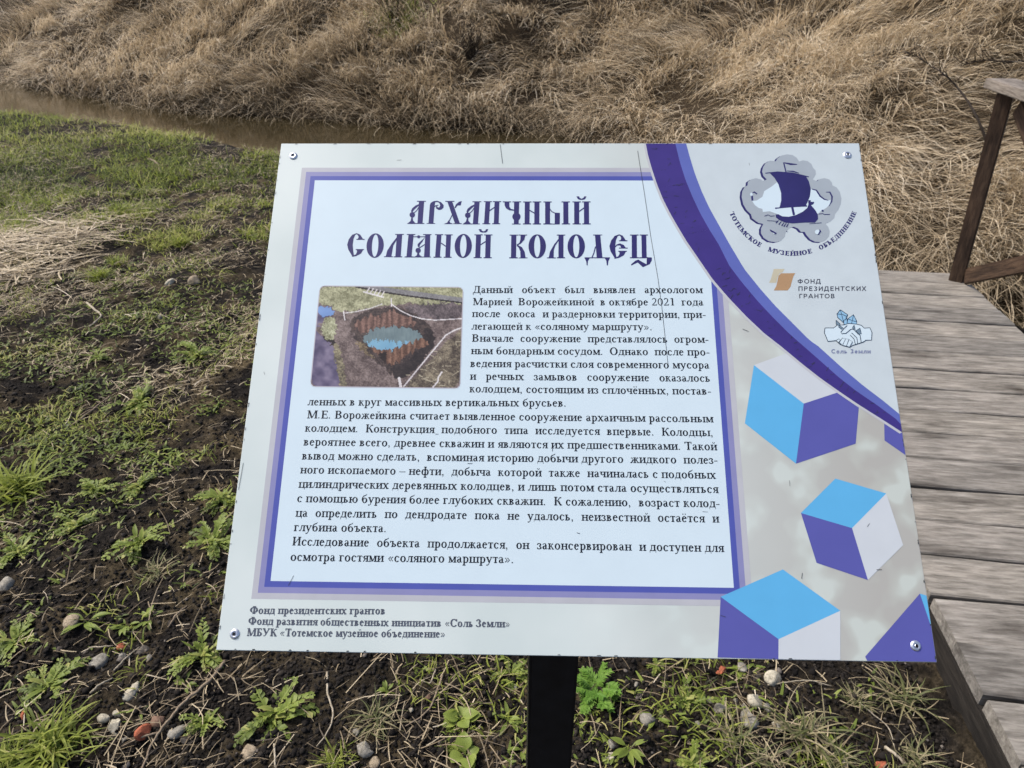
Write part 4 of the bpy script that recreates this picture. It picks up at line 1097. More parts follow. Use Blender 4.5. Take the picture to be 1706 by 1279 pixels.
    bmesh.ops.bevel(bm, geom=[e_ for e_ in bm.edges if abs(e_.verts[0].co.z - e_.verts[1].co.z) > .5], offset=.003, segments=2, affect='EDGES')
    me = bpy.data.meshes.new("post"); bm.to_mesh(me); bm.free()
    link("post", me, root, [blk])
    bm = bmesh.new(); bmesh.ops.create_cube(bm, size=1)
    for v in bm.verts: v.co = (v.co.x * .22, v.co.y * .16, (v.co.z - .5) * .004 - .0032)
    me = bpy.data.meshes.new("mounting_plate"); bm.to_mesh(me); bm.free()
    o = link("mounting_plate", me, root, [blk]); o.matrix_local = PM
    return root
# ------------------------------------------------------------------ boardwalk
def build_boardwalk():
    yaw = math.radians(-6)
    root = empty("boardwalk", (1.05, 1.264, 0)); root.rotation_euler.z = yaw
    tag(root, "weathered grey plank boardwalk with a brown railing beside the stream", "boardwalk")
    # grey weathered timber, grain along local x
    def wood(name, cols, rough=.8, sx=1.6, bsc=1.0):
        m, nt, p = nodes_mat(name, rough, .25)
        geo = N(nt, "ShaderNodeNewGeometry")
        off = N(nt, "ShaderNodeCombineXYZ"); mul = N(nt, "ShaderNodeMath", operation='MULTIPLY'); mul.inputs[1].default_value = 37
        nt.links.new(geo.outputs["Random Per Island"], mul.inputs[0]); nt.links.new(mul.outputs[0], off.inputs[0]); nt.links.new(mul.outputs[0], off.inputs[2])
        add = N(nt, "ShaderNodeVectorMath", operation='ADD'); nt.links.new(objco(nt), add.inputs[0]); nt.links.new(off.outputs[0], add.inputs[1])
        mp = N(nt, "ShaderNodeMapping"); mp.inputs["Scale"].default_value = (sx * 2.2, 26, 26); nt.links.new(add.outputs[0], mp.inputs[0])
        g = noise(nt, mp.outputs[0], 3.2, 8, .68)
        mp2 = N(nt, "ShaderNodeMapping"); mp2.inputs["Scale"].default_value = (2.2, 9, 9); nt.links.new(add.outputs[0], mp2.inputs[0])
        st = noise(nt, mp2.outputs[0], 1.5, 5, .6)
        c = ramp(nt, g, [(.28, cols[0]), (.5, cols[1]), (.72, cols[2])])
        d = ramp(nt, st, [(.32, (.42, .40, .38)), (.45, (.85, .84, .82)), (.62, (1.08, 1.06, 1.03))])
        c = mixc(nt, 1.0, c, d, 'MULTIPLY')
        pr = ramp(nt, geo.outputs["Random Per Island"], [(0, (.8, .8, .8)), (.5, (1, .985, .97)), (1, (1.1, 1.08, 1.04))])
        c = mixc(nt, 1.0, c, pr, 'MULTIPLY')
        # knots
        vo = N(nt, "ShaderNodeTexVoronoi"); vo.inputs["Scale"].default_value = 2.3
        mp3 = N(nt, "ShaderNodeMapping"); mp3.inputs["Scale"].default_value = (1.2, 2.6, 2.6); nt.links.new(add.outputs[0], mp3.inputs[0]); nt.links.new(mp3.outputs[0], vo.inputs[0])
        k = ramp(nt, vo.outputs["Distance"], [(.03, (.3, .27, .24)), (.11, (1, 1, 1))])
        c = mixc(nt, 1.0, c, k, 'MULTIPLY')
        nt.links.new(c, p.inputs["Base Color"])
        bump(nt, p, g, .7, .006 * bsc)
        return m
    grey = wood("weathered_boards", ((.078, .071, .062), (.205, .190, .168), (.35, .330, .298)))
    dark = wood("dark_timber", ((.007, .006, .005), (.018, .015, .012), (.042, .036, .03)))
    brown = wood("brown_timber", ((.022, .013, .008), (.060, .036, .022), (.105, .068, .043)), .7)
    brown_v = wood("brown_timber_upright", ((.022, .013, .008), (.060, .036, .022), (.105, .068, .043)), .7)
    cap = wood("grey_handrail", ((.09, .075, .06), (.20, .175, .15), (.32, .29, .25)))
    rnd = random.Random(11)
    Wd = .945
    def plank_bm(bm, x0, x1, y0, y1, z0, z1, jit=.0):
        nseg = 8
        vs = []
        for k in range(nseg + 1):
            x = x0 + (x1 - x0) * k / nseg
            dz = rnd.gauss(0, jit); dy0 = rnd.gauss(0, jit * .7); dy1 = rnd.gauss(0, jit * .7); c = .004
            vs.append([bm.verts.new((x, y, z)) for y, z in ((y0 + dy0, z0), (y0 + dy0, z1 - c + dz), (y0 + c + dy0, z1 + dz), (y1 - c + dy1, z1 + dz), (y1 + dy1, z1 - c + dz), (y1 + dy1, z0))])
        for a, b in zip(vs[:-1], vs[1:]):
            for i in range(6): bm.faces.new((a[i], a[(i + 1) % 6], b[(i + 1) % 6], b[i]))
        bm.faces.new(vs[0][::-1]); bm.faces.new(vs[-1])
    bm = bmesh.new()
    y = -3.3; k = 0
    while y < 2.22:
        w = .1435 + rnd.uniform(-.004, .004)
        zt = .12 + rnd.gauss(0, .0025)
        before = len(bm.verts)
        plank_bm(bm, rnd.uniform(-.010, .006), Wd + rnd.uniform(-.02, .015), y, y + w, zt - .036, zt, .0012)
        bm.verts.ensure_lookup_table()
        sk = math.radians(-1.6 + rnd.gauss(0, .35))
        for v in list(bm.verts)[before:]: v.co.y += (v.co.x - Wd / 2) * math.tan(sk)
        y += w + rnd.uniform(.0045, .0075); k += 1
    bm.normal_update()
    me = bpy.data.meshes.new("deck_boards"); bmesh.ops.recalc_face_normals(bm, faces=bm.faces); bm.to_mesh(me); bm.free()
    link("deck_boards", me, root, [grey])
    def box(name, c, d, mat, rot=None, bev=.004, parent=root, along='x'):
        # long side laid along local x so the grain follows it
        bm = bmesh.new(); bmesh.ops.create_cube(bm, size=1)
        for v in bm.verts: v.co = (v.co.x * d[0], v.co.y * d[1], v.co.z * d[2])
        bmesh.ops.bevel(bm, geom=bm.edges[:], offset=bev, segments=2, affect='EDGES')
        me = bpy.data.meshes.new(name); bm.to_mesh(me); bm.free()
        o = link(name, me, parent, [mat]); o.location = c
        if rot is not None: o.rotation_euler = rot
        return o
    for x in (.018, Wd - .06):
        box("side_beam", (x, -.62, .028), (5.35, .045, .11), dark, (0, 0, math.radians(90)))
    # railing along the right edge: posts, sloping cap rail and crossed braces
    rail = empty("railing"); rail.parent = root
    px = Wd - .028
    ys = [2.13, .66, -.81, -2.28]
    HR = .86
    def beam(name, a, b, w, t, mat):
        a, b = Vector(a), Vector(b); d = b - a
        o = box(name, (a + b) / 2, (d.length, w, t), mat, None, .004, rail)
        o.rotation_euler = d.to_track_quat('X', 'Z').to_euler(); return o
    for i, yy in enumerate(ys):
        top = (px - .05 if i == 0 else px, yy + (.03 if i == 0 else 0), .12 + HR)
        beam("railing_post", (px, yy, .0), top, .062, .062, brown_v)
    beam("handrail", (px - .045, ys[0] + .12, .12 + HR + .021), (px, ys[-1] - .1, .12 + HR + .016), .13, .04, cap)
    for a, b in zip(ys[:-1], ys[1:]):
        beam("brace", (px + .012, a - .04, .155), (px + .008, b + .04, .12 + HR - .06), .022, .075, brown)
        beam("brace", (px - .014, a - .04, .12 + HR - .05), (px - .014, b + .04, .155), .022, .075, brown_v)
    return root

# ------------------------------------------------------------------ stones, brick bits, twigs
def rock_mesh(name, seed, r, squash, mat, rough=.35, sub=3, flat=None):
    bm = bmesh.new(); bmesh.ops.create_icosphere(bm, subdivisions=sub, radius=1)
    rs = np.random.default_rng(seed); D = rs.normal(0, 1, (7, 3)); D /= np.linalg.norm(D, axis=1)[:, None]; H = rs.uniform(.42, .80, 7)
    for v in bm.verts:
        c = np.array(v.co)
        for d, h in zip(D, H):
            s = c @ d
            if s > h: c = c - d * (s - h) * .96
        c = c * (1 + rough * .25 * (vnoise(c[0] * 2.2 + seed, c[1] * 2.2 + c[2] * 1.7, seed) - .5) + rough * .12 * (vnoise(c[0] * 6 + seed, c[1] * 6 + c[2] * 5, seed + 3) - .5))
        v.co = (c[0] * r * squash[0], c[1] * r * squash[1], c[2] * r * squash[2])
    for f in bm.faces: f.smooth = True
    me = bpy.data.meshes.new(name); bm.to_mesh(me); bm.free(); me.materials.append(mat); return me

def stone_mat(name, a, b, dark=.35):
    m, nt, p = nodes_mat(name, .85, .25)
    co = objco(nt)
    n1 = noise(nt, co, 55, 5, .65); n2 = noise(nt, co, 210, 4, .7)
    c = ramp(nt, n1, [(.32, a), (.66, b)])
    d = ramp(nt, n2, [(.3, (dark, dark * .95, dark * .9)), (.5, (1, 1, 1))])
    nt.links.new(mixc(nt, .8, c, mixc(nt, 1.0, c, d, 'MULTIPLY')), p.inputs["Base Color"])
    bump(nt, p, n2, .5, .003)
    return m

def build_stones():
    TAN = stone_mat("tan_stone", (.20, .155, .10), (.36, .29, .20)); PALE = stone_mat("pale_stone", (.28, .25, .185), (.50, .45, .34)); GREY = stone_mat("grey_stone", (.15, .135, .105), (.31, .285, .235))
    DARK = stone_mat("dark_stone", (.05, .042, .034), (.13, .112, .09)); BRICK = stone_mat("orange_brick", (.22, .062, .03), (.40, .12, .06), .5); BROWN = stone_mat("brown_stone", (.12, .07, .045), (.24, .15, .10))
    S = [
     (122, 1038, 13, TAN, "squat tan stone touching a leaf rosette left of the board"), (165, 1103, 14, GREY, "wide grey tan stone below the small orange brick chip"),
     (220, 1152, 13, PALE, "upright cream stone above the long bent twig"), (174, 1196, 9, PALE, "small cream pebble leaning on the pale green stone"), (195, 1191, 7, PALE, "smallest whitish pebble above the pale green stone"),
     (193, 1211, 14, PALE, "round pale greenish stone left of the red brick bit"), (296, 1221, 12, GREY, "grey crumbly stone right of the long twig"), (264, 1202, 13, BROWN, "flat brown stone under the long twig"),
     (412, 1255, 14, TAN, "angular tan stone at the bottom under the board's left corner"), (237, 1086, 12, DARK, "dark grey stone right of the orange chip"), (205, 1096, 7, GREY, "grey pebble between the tan stone and the dark stone"),
     (330, 1215, 9, BROWN, "reddish brown pebble right of the grey crumbly stone"), (8, 978, 14, GREY, "pale grey stone cut by the left edge"), (247, 1097, 6, GREY, "little grey chip beside the dark stone"),
     (207, 1232, 6, GREY, "tiny grey pebble below the pale green stone"), (314, 1233, 9, DARK, "dark stone below the grey crumbly stone"),
     (284, 472, 10, PALE, "whitish stone in the straw far left of the board top"), (325, 470, 11, TAN, "upright pale tan stone in the straw beside the board"), (268, 530, 7, GREY, "grey pebble among weeds left of the board"),
     (607, 1250, 14, GREY, "upright light grey stone under the board's middle"), (592, 1224, 9, GREY, "round grey stone at the root of the straw tuft"), (684, 1183, 5, PALE, "tiny cream pebble on bare soil under the board"), (714, 1163, 6, BROWN, "small reddish pebble under the board"), (625, 1272, 10, TAN, "brown stone at the bottom edge under the board"),
     (857, 1146, 8, GREY, "grey pebble just left of the black post"),
     (1010, 1171, 9, GREY, "pale stone at the foot of the bright feathery plant"), (1236, 1112, 9, GREY, "rounded grey stone right of the leaning brick chip"), (1259, 1126, 10, DARK, "darker grey stone behind the pale flat rubble"), (1288, 1132, 15, PALE, "largest pale rubble piece under the cubes"), (1257, 1166, 14, PALE, "jagged pale rubble piece in the middle of the rubble group"),
     (1243, 1181, 8, GREY, "small grey stone under the jagged pale piece"), (1225, 1170, 8, GREY, "small light stone left of the jagged pale piece"), (1200, 1184, 15, GREY, "big light grey stone at the left of the rubble group"), (1246, 1200, 15, GREY, "long flat grey stone at the bottom of the rubble group"), (1295, 1211, 10, PALE, "flat pale chip standing right of the rubble group"), (1278, 1180, 9, GREY, "grey lump between the rubble and the grass"),
     (1019, 1240, 7, GREY, "small oval grey pebble right of the post"), (1019, 1262, 9, PALE, "oval greenish pebble below the small grey one right of the post"), (1079, 1199, 13, GREY, "crumbly light grey stone behind the star shaped weed"), (1060, 1143, 7, GREY, "grey pebble left of the big leafy rosette"), (1064, 1160, 6, DARK, "dark pebble left of the big leafy rosette"), (1409, 1272, 9, GREY, "grey pebble at the bottom edge near the boardwalk"), (1183, 1166, 7, GREY, "small grey pebble above the big light grey stone"), (1315, 1255, 7, DARK, "dark pebble in the grass near the bottom right"),
     (1160, 1206, 6, GREY, "tiny pebble under the big leafy rosette"),
    ]
    for i, (px, py, r, m, lab) in enumerate(S):
        q = hit(px, py); R = r * np.linalg.norm(q - CAM) / FPX * .95
        rs = random.Random(i); sq = (rs.uniform(.95, 1.25), rs.uniform(.8, 1.0), rs.uniform(.62, .85))
        me = rock_mesh("stone", i + 3, R, sq, m)
        o = link("stone", me); o.location = (q[0], q[1], q[2] + R * .12); o.rotation_euler = (rs.uniform(-.3, .3), rs.uniform(-.3, .3), rs.uniform(0, 6.28))
        tag(o, lab, "stone", "loose stones on the soil")
    for i, (px, py, r, lab) in enumerate([(204, 1079, 7, "small round orange brick chip on bare soil left of the board"), (241, 1222, 12, "orange red brick fragment pressed against the long twig"), (1200, 1119, 9, "leaning orange brick chip right of the post"), (1466, 1275, 9, "dull red brick chip at the bottom edge by the boardwalk"), (40, 1194, 7, "flat reddish brick chip near the bottom left corner")]):
        q = hit(px, py); R = r * np.linalg.norm(q - CAM) / FPX
        rs = random.Random(i + 90)
        me = rock_mesh("brick_fragment", i + 77, R, (1.15, .85, .75), BRICK, .5, 2)
        for p_ in me.polygons: p_.use_smooth = False
        o = link("brick_fragment", me); o.location = (q[0], q[1], q[2] + R * .3); o.rotation_euler = (rs.uniform(-.5, .5), rs.uniform(-.5, .5), rs.uniform(0, 6.28))
        tag(o, lab, "brick fragment", "brick bits on the soil")

def tube(bm, pts, rad, n=7):
    pts = [Vector(p) for p in pts]; rings = []
    for i, p in enumerate(pts):
        d = (pts[min(i + 1, len(pts) - 1)] - pts[max(i - 1, 0)]).normalized()
        a = d.orthogonal().normalized() if i == 0 else (rings[-1][1] - d * rings[-1][1].dot(d)).normalized()
        b = d.cross(a); r = rad[i] if hasattr(rad, "__len__") else rad
        rings.append(([bm.verts.new(p + (a * math.cos(t) + b * math.sin(t)) * r) for t in [2 * math.pi * k / n for k in range(n)]], a))
    for (A, _), (Bq, _) in zip(rings[:-1], rings[1:]):
        for k in range(n): f = bm.faces.new((A[k], A[(k + 1) % n], Bq[(k + 1) % n], Bq[k])); f.smooth = True
    bm.faces.new(rings[0][0][::-1]); bm.faces.new(rings[-1][0])

def smooth_pts(P, m=5):
    P = [np.asarray(p, float) for p in P]; out = []
    Q = [2 * P[0] - P[1]] + P + [2 * P[-1] - P[-2]]
    for i in range(1, len(Q) - 2):
        for t in np.linspace(0, 1, m, endpoint=False):
            a, b, c, d = Q[i - 1:i + 3]
            out.append(.5 * (2 * b + (c - a) * t + (2 * a - 5 * b + 4 * c - d) * t * t + (3 * b - a - 3 * c + d) * t ** 3))
    out.append(P[-1]); return out

def bark_mat(name, a, b):
    m, nt, p = nodes_mat(name, .85, .2)
    n1 = noise(nt, objco(nt), 130, 5, .65)
    nt.links.new(ramp(nt, n1, [(.3, a), (.68, b)]), p.inputs["Base Color"]); bump(nt, p, n1, .5, .002); return m

def build_twigs():
    PALE = bark_mat("pale_bark", (.12, .085, .055), (.32, .25, .17)); BLEACH = bark_mat("bleached_stalk", (.22, .18, .12), (.46, .40, .30))
    TW = [
     ([(374, 1103), (362, 1122), (347, 1141), (322, 1162), (299, 1185), (283, 1205), (268, 1223), (252, 1250), (240, 1279), (232, 1300)], .0042, PALE, "long bent brown twig running from the board corner to the bottom edge", [[(268, 1221), (240, 1232), (215, 1243), (196, 1250)]]),
     ([(151, 1156), (168, 1145), (189, 1130)], .0028, BLEACH, "short straight pale stick beside the cream stone", []),
     ([(281, 1046), (296, 1028), (312, 1010)], .0030, PALE, "short brown stick below a seedling left of the board", []),
     ([(190, 1118), (212, 1100), (233, 1078)], .0022, BLEACH, "thin pale stalk crossing below the orange chip", []),
     ([(136, 1088), (155, 1082), (172, 1081), (190, 1076)], .0022, BLEACH, "wavy pale root above the wide grey tan stone", []),
     ([(117, 712), (150, 690), (178, 668), (210, 646)], .0035, PALE, "long thin dry stalk across the weeds left of the board", []),
     ([(1474, 1246), (1492, 1263), (1508, 1279), (1520, 1292)], .0038, BLEACH, "straight bleached stick at the bottom right by the boardwalk", []),
     ([(1274, 1143), (1310, 1140), (1345, 1137), (1385, 1143)], .0018, BLEACH, "thin straw stalk lying level right of the rubble", []),
     ([(1430, 1170), (1455, 1195), (1478, 1215), (1490, 1245)], .0018, BLEACH, "thin curving straw stalk near the boardwalk", []),
     ([(738, 1124), (728, 1155), (716, 1185), (690, 1205), (664, 1216)], .0026, PALE, "forked dry stem under the middle of the board", [[(716, 1185), (732, 1190), (742, 1188)]]),
     ([(728, 1108), (722, 1130), (716, 1142), (700, 1132)], .0022, BLEACH, "hooked pale stem just under the board", []),
     ([(705, 1205), (715, 1217), (700, 1230), (690, 1233)], .0016, PALE, "little curled root below the forked stem", []),
     ([(545, 1120), (547, 1160), (556, 1190), (548, 1220), (528, 1245)], .0026, BLEACH, "bent dead grass stalk right of the big rosette", []),
     ([(457, 1240), (460, 1279), (461, 1300)], .0024, BLEACH, "upright pale stalk at the bottom left of the big rosette", []),
     ([(145, 506), (160, 520), (170, 530), (150, 545)], .006, BLEACH, "splintered pale chip in the weeds left of the board", []),
     ([(248, 267), (262, 275), (270, 292)], .012, PALE, "broken grey root end standing in the grass above", []),
    ]
    for pts, r, m, lab, forks in TW:
        bm = bmesh.new()
        def P(q, k, n): h = hit(*q); return (h[0], h[1], h[2] + r * .9 + .008 * math.sin(math.pi * k / max(n - 1, 1)))
        W = smooth_pts([P(q, k, len(pts)) for k, q in enumerate(pts)])
        W = [w + np.random.default_rng(k).normal(0, r * .18, 3) for k, w in enumerate(W)]
        tube(bm, W, [r * (1 - .5 * k / len(W)) for k in range(len(W))])
        for fk in forks:
            Wf = smooth_pts([P(q, k, len(fk)) for k, q in enumerate(fk)]); tube(bm, Wf, [r * .6 * (1 - .5 * k / len(Wf)) for k in range(len(Wf))])
        me = bpy.data.meshes.new("twig"); bm.to_mesh(me); bm.free()
        tag(link("twig", me, None, [m]), lab, "twig", "twigs and stalks on the soil")

# ------------------------------------------------------------------ single plants
def leaf_strip(V, F, Tn, base, head, L, W, e0, e1, tint, lobes=0, n=10, shape='obl', rs=random):
    p = np.array(base, float); prev = None
    fold = rs.uniform(.1, .45); curl = rs.gauss(0, .35)
    for k in range(n + 1):
        t = k / n
        if shape == 'lin': w = W * (1 - t ** 2.2) * (0.7 + .3 * min(1, t * 5))
        elif shape == 'round': w = W * (math.sin(math.pi * min(1, max(0, (t - .25) / .75)) ** .8) + .12) if t < 1 else 0
        else: w = W * (.22 + .78 * math.sin(math.pi * min(1, t ** .8 * .97)) ** .9) * (1 - .15 * t)
        if t > .985: w = W * .06
        if lobes and 0 < k < n: w *= (1.0 if k % 2 else .45) * rs.uniform(.8, 1.2)
        e = e0 + (e1 - e0) * t; h = head + curl * t
        side = np.array([-math.sin(h), math.cos(h), 0]); up = np.array([-math.sin(e) * math.cos(h), -math.sin(e) * math.sin(h), math.cos(e)])
        i0 = len(V)
        back = np.array([math.cos(e) * math.cos(h), math.cos(e) * math.sin(h), math.sin(e)]) * (-w * .35 if lobes and k % 2 else 0)
        V += [p - side * w + up * fold * w + back, p, p + side * w + up * fold * w + back]
        Tn += [tint + .05, tint - .12, tint + .05]
        if prev is not None: F += [(prev, prev + 1, i0 + 1, i0), (prev + 1, prev + 2, i0 + 2, i0 + 1)]
        prev = i0
        p = p + np.array([math.cos(e) * math.cos(h), math.cos(e) * math.sin(h), math.sin(e)]) * L / n

def plant_mesh(name, kind, seed):
    rs = random.Random(seed); V, F, T = [], [], []
    if kind == 'rosette':          # leaves lying out from a crown, cut into small lobes, unit radius
        for k in range(rs.randint(15, 22)):
            h = rs.uniform(0, 6.28); L = rs.uniform(.4, 1.1); e0 = rs.uniform(.05, 1.1); t0 = rs.uniform(.3, .8); cur = rs.gauss(0, .4)
            p = np.array([rs.gauss(0, .1), rs.gauss(0, .1), .02]); m = rs.randint(9, 13)
            leaf_strip(V, F, T, p, h, L, .022, e0, e0 - 1.0, t0 + .1, 0, m, 'lin', rs)
            for j in range(1, m + 1):
                e = e0 - 1.0 * j / m; hh = h + cur * j / m
                p = p + L / m * np.array([math.cos(e) * math.cos(hh), math.cos(e) * math.sin(hh), math.sin(e)])
                sz = L * (.07 + .145 * math.sin(math.pi * min(.97, j / m)) ** .8) * rs.uniform(.7, 1.25)
                for sd in (-1, 1):
                    if rs.random() < .92: leaf_strip(V, F, T, p, hh + sd * rs.uniform(.6, 1.15), sz, sz * rs.uniform(.22, .34), e + rs.uniform(-.1, .5), e - .5, (t0 + rs.gauss(0, .1)) if rs.random() < .93 else 1.0, 0, 3, 'round', rs)
        for k in range(14): leaf_strip(V, F, T, (rs.gauss(0, .1), rs.gauss(0, .1), .02), rs.uniform(0, 6.28), rs.uniform(.2, .6), rs.uniform(.03, .07), rs.uniform(.4, 1.3), rs.uniform(-.3, .4), rs.uniform(.5, 1), 0, 5, 'round', rs)
    elif kind == 'star':
        for k in range(rs.randint(8, 12)):
            leaf_strip(V, F, T, (0, 0, .03), rs.uniform(0, 6.28), rs.uniform(.7, 1.1), rs.uniform(.08, .12), rs.uniform(.35, .9), rs.uniform(-.5, .1), rs.uniform(.4, .8), 0, 9, 'round', rs)
    elif kind == 'tuft':
        for k in range(rs.randint(110, 150)):
            leaf_strip(V, F, T, (rs.gauss(0, .22), rs.gauss(0, .22), 0), rs.uniform(0, 6.28), rs.uniform(.35, 1.05), rs.uniform(.016, .032), rs.uniform(.5, 1.4), rs.uniform(-.6, .5), rs.uniform(.35, .85), 0, 6, 'lin', rs)
    elif kind == 'dry':
        for k in range(rs.randint(60, 80)):
            leaf_strip(V, F, T, (rs.gauss(0, .2), rs.gauss(0, .2), 0), rs.uniform(0, 6.28), rs.uniform(.5, 1.3), rs.uniform(.014, .03), rs.uniform(.3, 1.2), rs.uniform(-.7, .3), rs.choice([rs.uniform(.25, .6), rs.uniform(.85, 1)]), 0, 6, 'lin', rs)
    elif kind == 'broad':
        for k in range(rs.randint(7, 10)):
            leaf_strip(V, F, T, (0, 0, .03), rs.uniform(0, 6.28), rs.uniform(.6, 1.05), rs.uniform(.2, .3), rs.uniform(.3, 1.0), rs.uniform(-.5, .1), rs.uniform(.55, .78), 0, 10, 'round', rs)
        for k in range(60):
            leaf_strip(V, F, T, (rs.gauss(.55, .2), rs.gauss(-.1, .2), 0), rs.uniform(0, 6.28), rs.uniform(.2, .5), .03, rs.uniform(.3, 1.3), rs.uniform(-.3, .5), rs.uniform(.5, .8), 0, 4, 'lin', rs)
    else:                          # feathery: fronds of tiny leaflets
        for k in range(30):
            h = rs.uniform(0, 6.28); L = rs.uniform(.6, 1.15); e = rs.uniform(.35, 1.25)
            b = np.array([rs.gauss(0, .15), rs.gauss(0, .15), 0]); t0 = rs.uniform(.55, .9)
            for j in range(16):
                q = b + L * (j / 16) * np.array([math.cos(e) * math.cos(h), math.cos(e) * math.sin(h), math.sin(e) * (1 - .35 * j / 16)])
                for s in (-1, 1): leaf_strip(V, F, T, q, h + s * rs.uniform(.6, 1.1), .26 * (1 - .5 * j / 16), .028, rs.uniform(-.1, .6), -.2, t0 + rs.gauss(0, .06), 0, 3, 'lin', rs)
    me = bpy.data.meshes.new(name); fill(me, np.array(V), np.array(F))
    a = me.attributes.new("tint", 'FLOAT', 'POINT'); a.data.foreach_set("value", np.clip(np.array(T), 0, 1).astype(np.float32))
    return me

def build_plants():
    FEATH = blade_mat("feathery_leaf", [(0, (.03, .07, .008)), (.5, (.09, .20, .02)), (1, (.20, .33, .05))], .3)
    DRY = blade_mat("faded_grass", [(0, (.05, .055, .02)), (.45, (.12, .13, .045)), (.8, (.20, .18, .08)), (1, (.38, .31, .19))], .2)
    NAME = dict(rosette="leaf_rosette", star="seedling", tuft="grass_tuft", dry="faded_tuft", broad="broadleaf_weed", feath="feathery_plant")
    CAT = dict(rosette="weed", star="seedling", tuft="grass tuft", dry="grass tuft", broad="weed", feath="plant")
    MAT = dict(rosette=WEED, star=WEED, tuft=GREEN, dry=DRY, broad=WEED, feath=FEATH)
    protos = {k: [] for k in NAME}
    for k in NAME:
        for i in range(5 if k == 'rosette' else 3 if k in ('star', 'tuft', 'dry') else 2):
            me = plant_mesh(NAME[k], k, 100 + i * 7 + len(k)); me.materials.append(MAT[k]); protos[k].append(me)
    PL = [
     (234, 660, 46, 'rosette', "bushy green rosette at the end of the long dry stalk"), (162, 590, 24, 'rosette', "small green rosette on dark soil above the long dry stalk"), (330, 585, 38, 'rosette', "wide flat green weed close to the board's left edge, upper one"),
     (372, 822, 50, 'rosette', "large rosette half hidden behind the board's left edge at mid height"), (158, 806, 38, 'rosette', "spreading rosette right of the bright grass clump at the left edge"), (232, 803, 36, 'rosette', "spreading rosette midway between the grass clump and the board"),
     (28, 800, 75, 'tuft', "big bright grass clump at the left edge"), (165, 456, 28, 'tuft', "bright green tuft on black soil below the straw heap"), (195, 434, 24, 'tuft', "small green tuft just above the bright one by the straw heap"), (275, 547, 18, 'star', "tiny seedling among dry weeds left of the board"),
     (127, 868, 38, 'rosette', "round leafy rosette below the spreading pair on the left"), (230, 893, 54, 'rosette', "tall leafy rosette between the round one and the board"), (355, 893, 50, 'rosette', "dark rosette tucked beside the board's lower left edge"), (30, 910, 40, 'rosette', "leafy weed streak at the left edge above the pale grey stone"),
     (28, 1055, 50, 'rosette', "dense dark rosette at the left edge near the bottom"), (146, 1028, 34, 'star', "star shaped weed rising behind the squat tan stone"), (212, 1036, 24, 'star', "small star shaped seedling right of the squat tan stone"), (248, 1026, 24, 'star', "upright seedling left of the short brown stick"),
     (340, 1075, 54, 'rosette', "leafy rosette at the board's lower left corner"), (84, 1128, 58, 'rosette', "broad mixed rosette left of the wide grey tan stone"), (310, 1134, 22, 'star', "small reddish centred star weed above the long twig"), (345, 1193, 36, 'rosette', "brownish small rosette right of the long twig"),
     (455, 1178, 66, 'rosette', "largest bright rosette under the board's credit lines"), (84, 1228, 78, 'tuft', "blue green grass clump in the bottom left corner"), (262, 945, 36, 'dry', "half faded grass tuft left of the board's lower edge"), (15, 1255, 40, 'tuft', "grass blades cut off by the bottom left corner"),
     (625, 1192, 46, 'dry', "straw coloured tuft under the middle of the board"), (850, 1114, 34, 'rosette', "yellow green rosette tucked under the board left of the post"), (768, 1190, 34, 'broad', "round leaved weed left of the post, upper one"), (845, 1192, 30, 'star', "star weed touching the left side of the post"),
     (775, 1250, 38, 'broad', "round leaved weed left of the post at the bottom edge"), (645, 1146, 18, 'star', "pale little seedling above the straw coloured tuft"), (702, 1114, 22, 'star', "seedling close under the board's middle"), (872, 1243, 24, 'star', "leafy sprig behind the post near the bottom"),
     (998, 1140, 50, 'feath', "bright feathery plant right behind the post"), (1142, 1155, 44, 'rosette', "big leafy rosette under the blue and violet cube"), (1093, 1188, 28, 'star', "upright star weed left of the big leafy rosette"), (1048, 1236, 38, 'star', "flat star shaped weed right of the post"),
     (1225, 1220, 52, 'dry', "olive grass tuft below the rubble group"), (1345, 1208, 62, 'dry', "widest olive grass tuft under the board's lower right"), (1425, 1160, 28, 'dry', "small faded tuft between the wide tuft and the boardwalk"), (1500, 1152, 54, 'dry', "dense olive tuft under the board's lower right corner"),
     (1524, 1257, 38, 'dry', "faded tuft at the bottom edge beside the boardwalk"), (1155, 1266, 38, 'rosette', "yellowish rosette at the bottom edge under the big leafy one"), (1093, 1104, 22, 'rosette', "green leaves peeking out under the board right of the feathery plant"), (1270, 1262, 44, 'dry', "olive tuft at the bottom edge below the rubble"),
     (560, 1265, 40, 'tuft', "thin green blades at the bottom edge under the board"), (1010, 1275, 22, 'star', "leaf sprig at the bottom edge right of the post"), (1235, 1112, 26, 'star', "sprig beside the leaning orange chip"), (1400, 1255, 36, 'dry', "sparse faded tuft left of the straight bleached stick"),
     (198, 348, 30, 'tuft', "bright tuft on the dark soil above the straw heap"), (300, 400, 26, 'tuft', "green tuft in dry grass between the straw heap and the board"),
    ]
    for i, (px, py, r, k, lab) in enumerate(PL):
        q = hit(px, py + r * .25); R = r * np.linalg.norm(q - CAM) / FPX * .98
        o = bpy.data.objects.new(NAME[k], protos[k][i % len(protos[k])]); COL.objects.link(o)
        o.location = (q[0], q[1], q[2] - .002); o.scale = (R, R, R * .85); o.rotation_euler = (0, 0, i * 2.4)
        tag(o, lab, CAT[k], "weeds and tufts on the near soil")

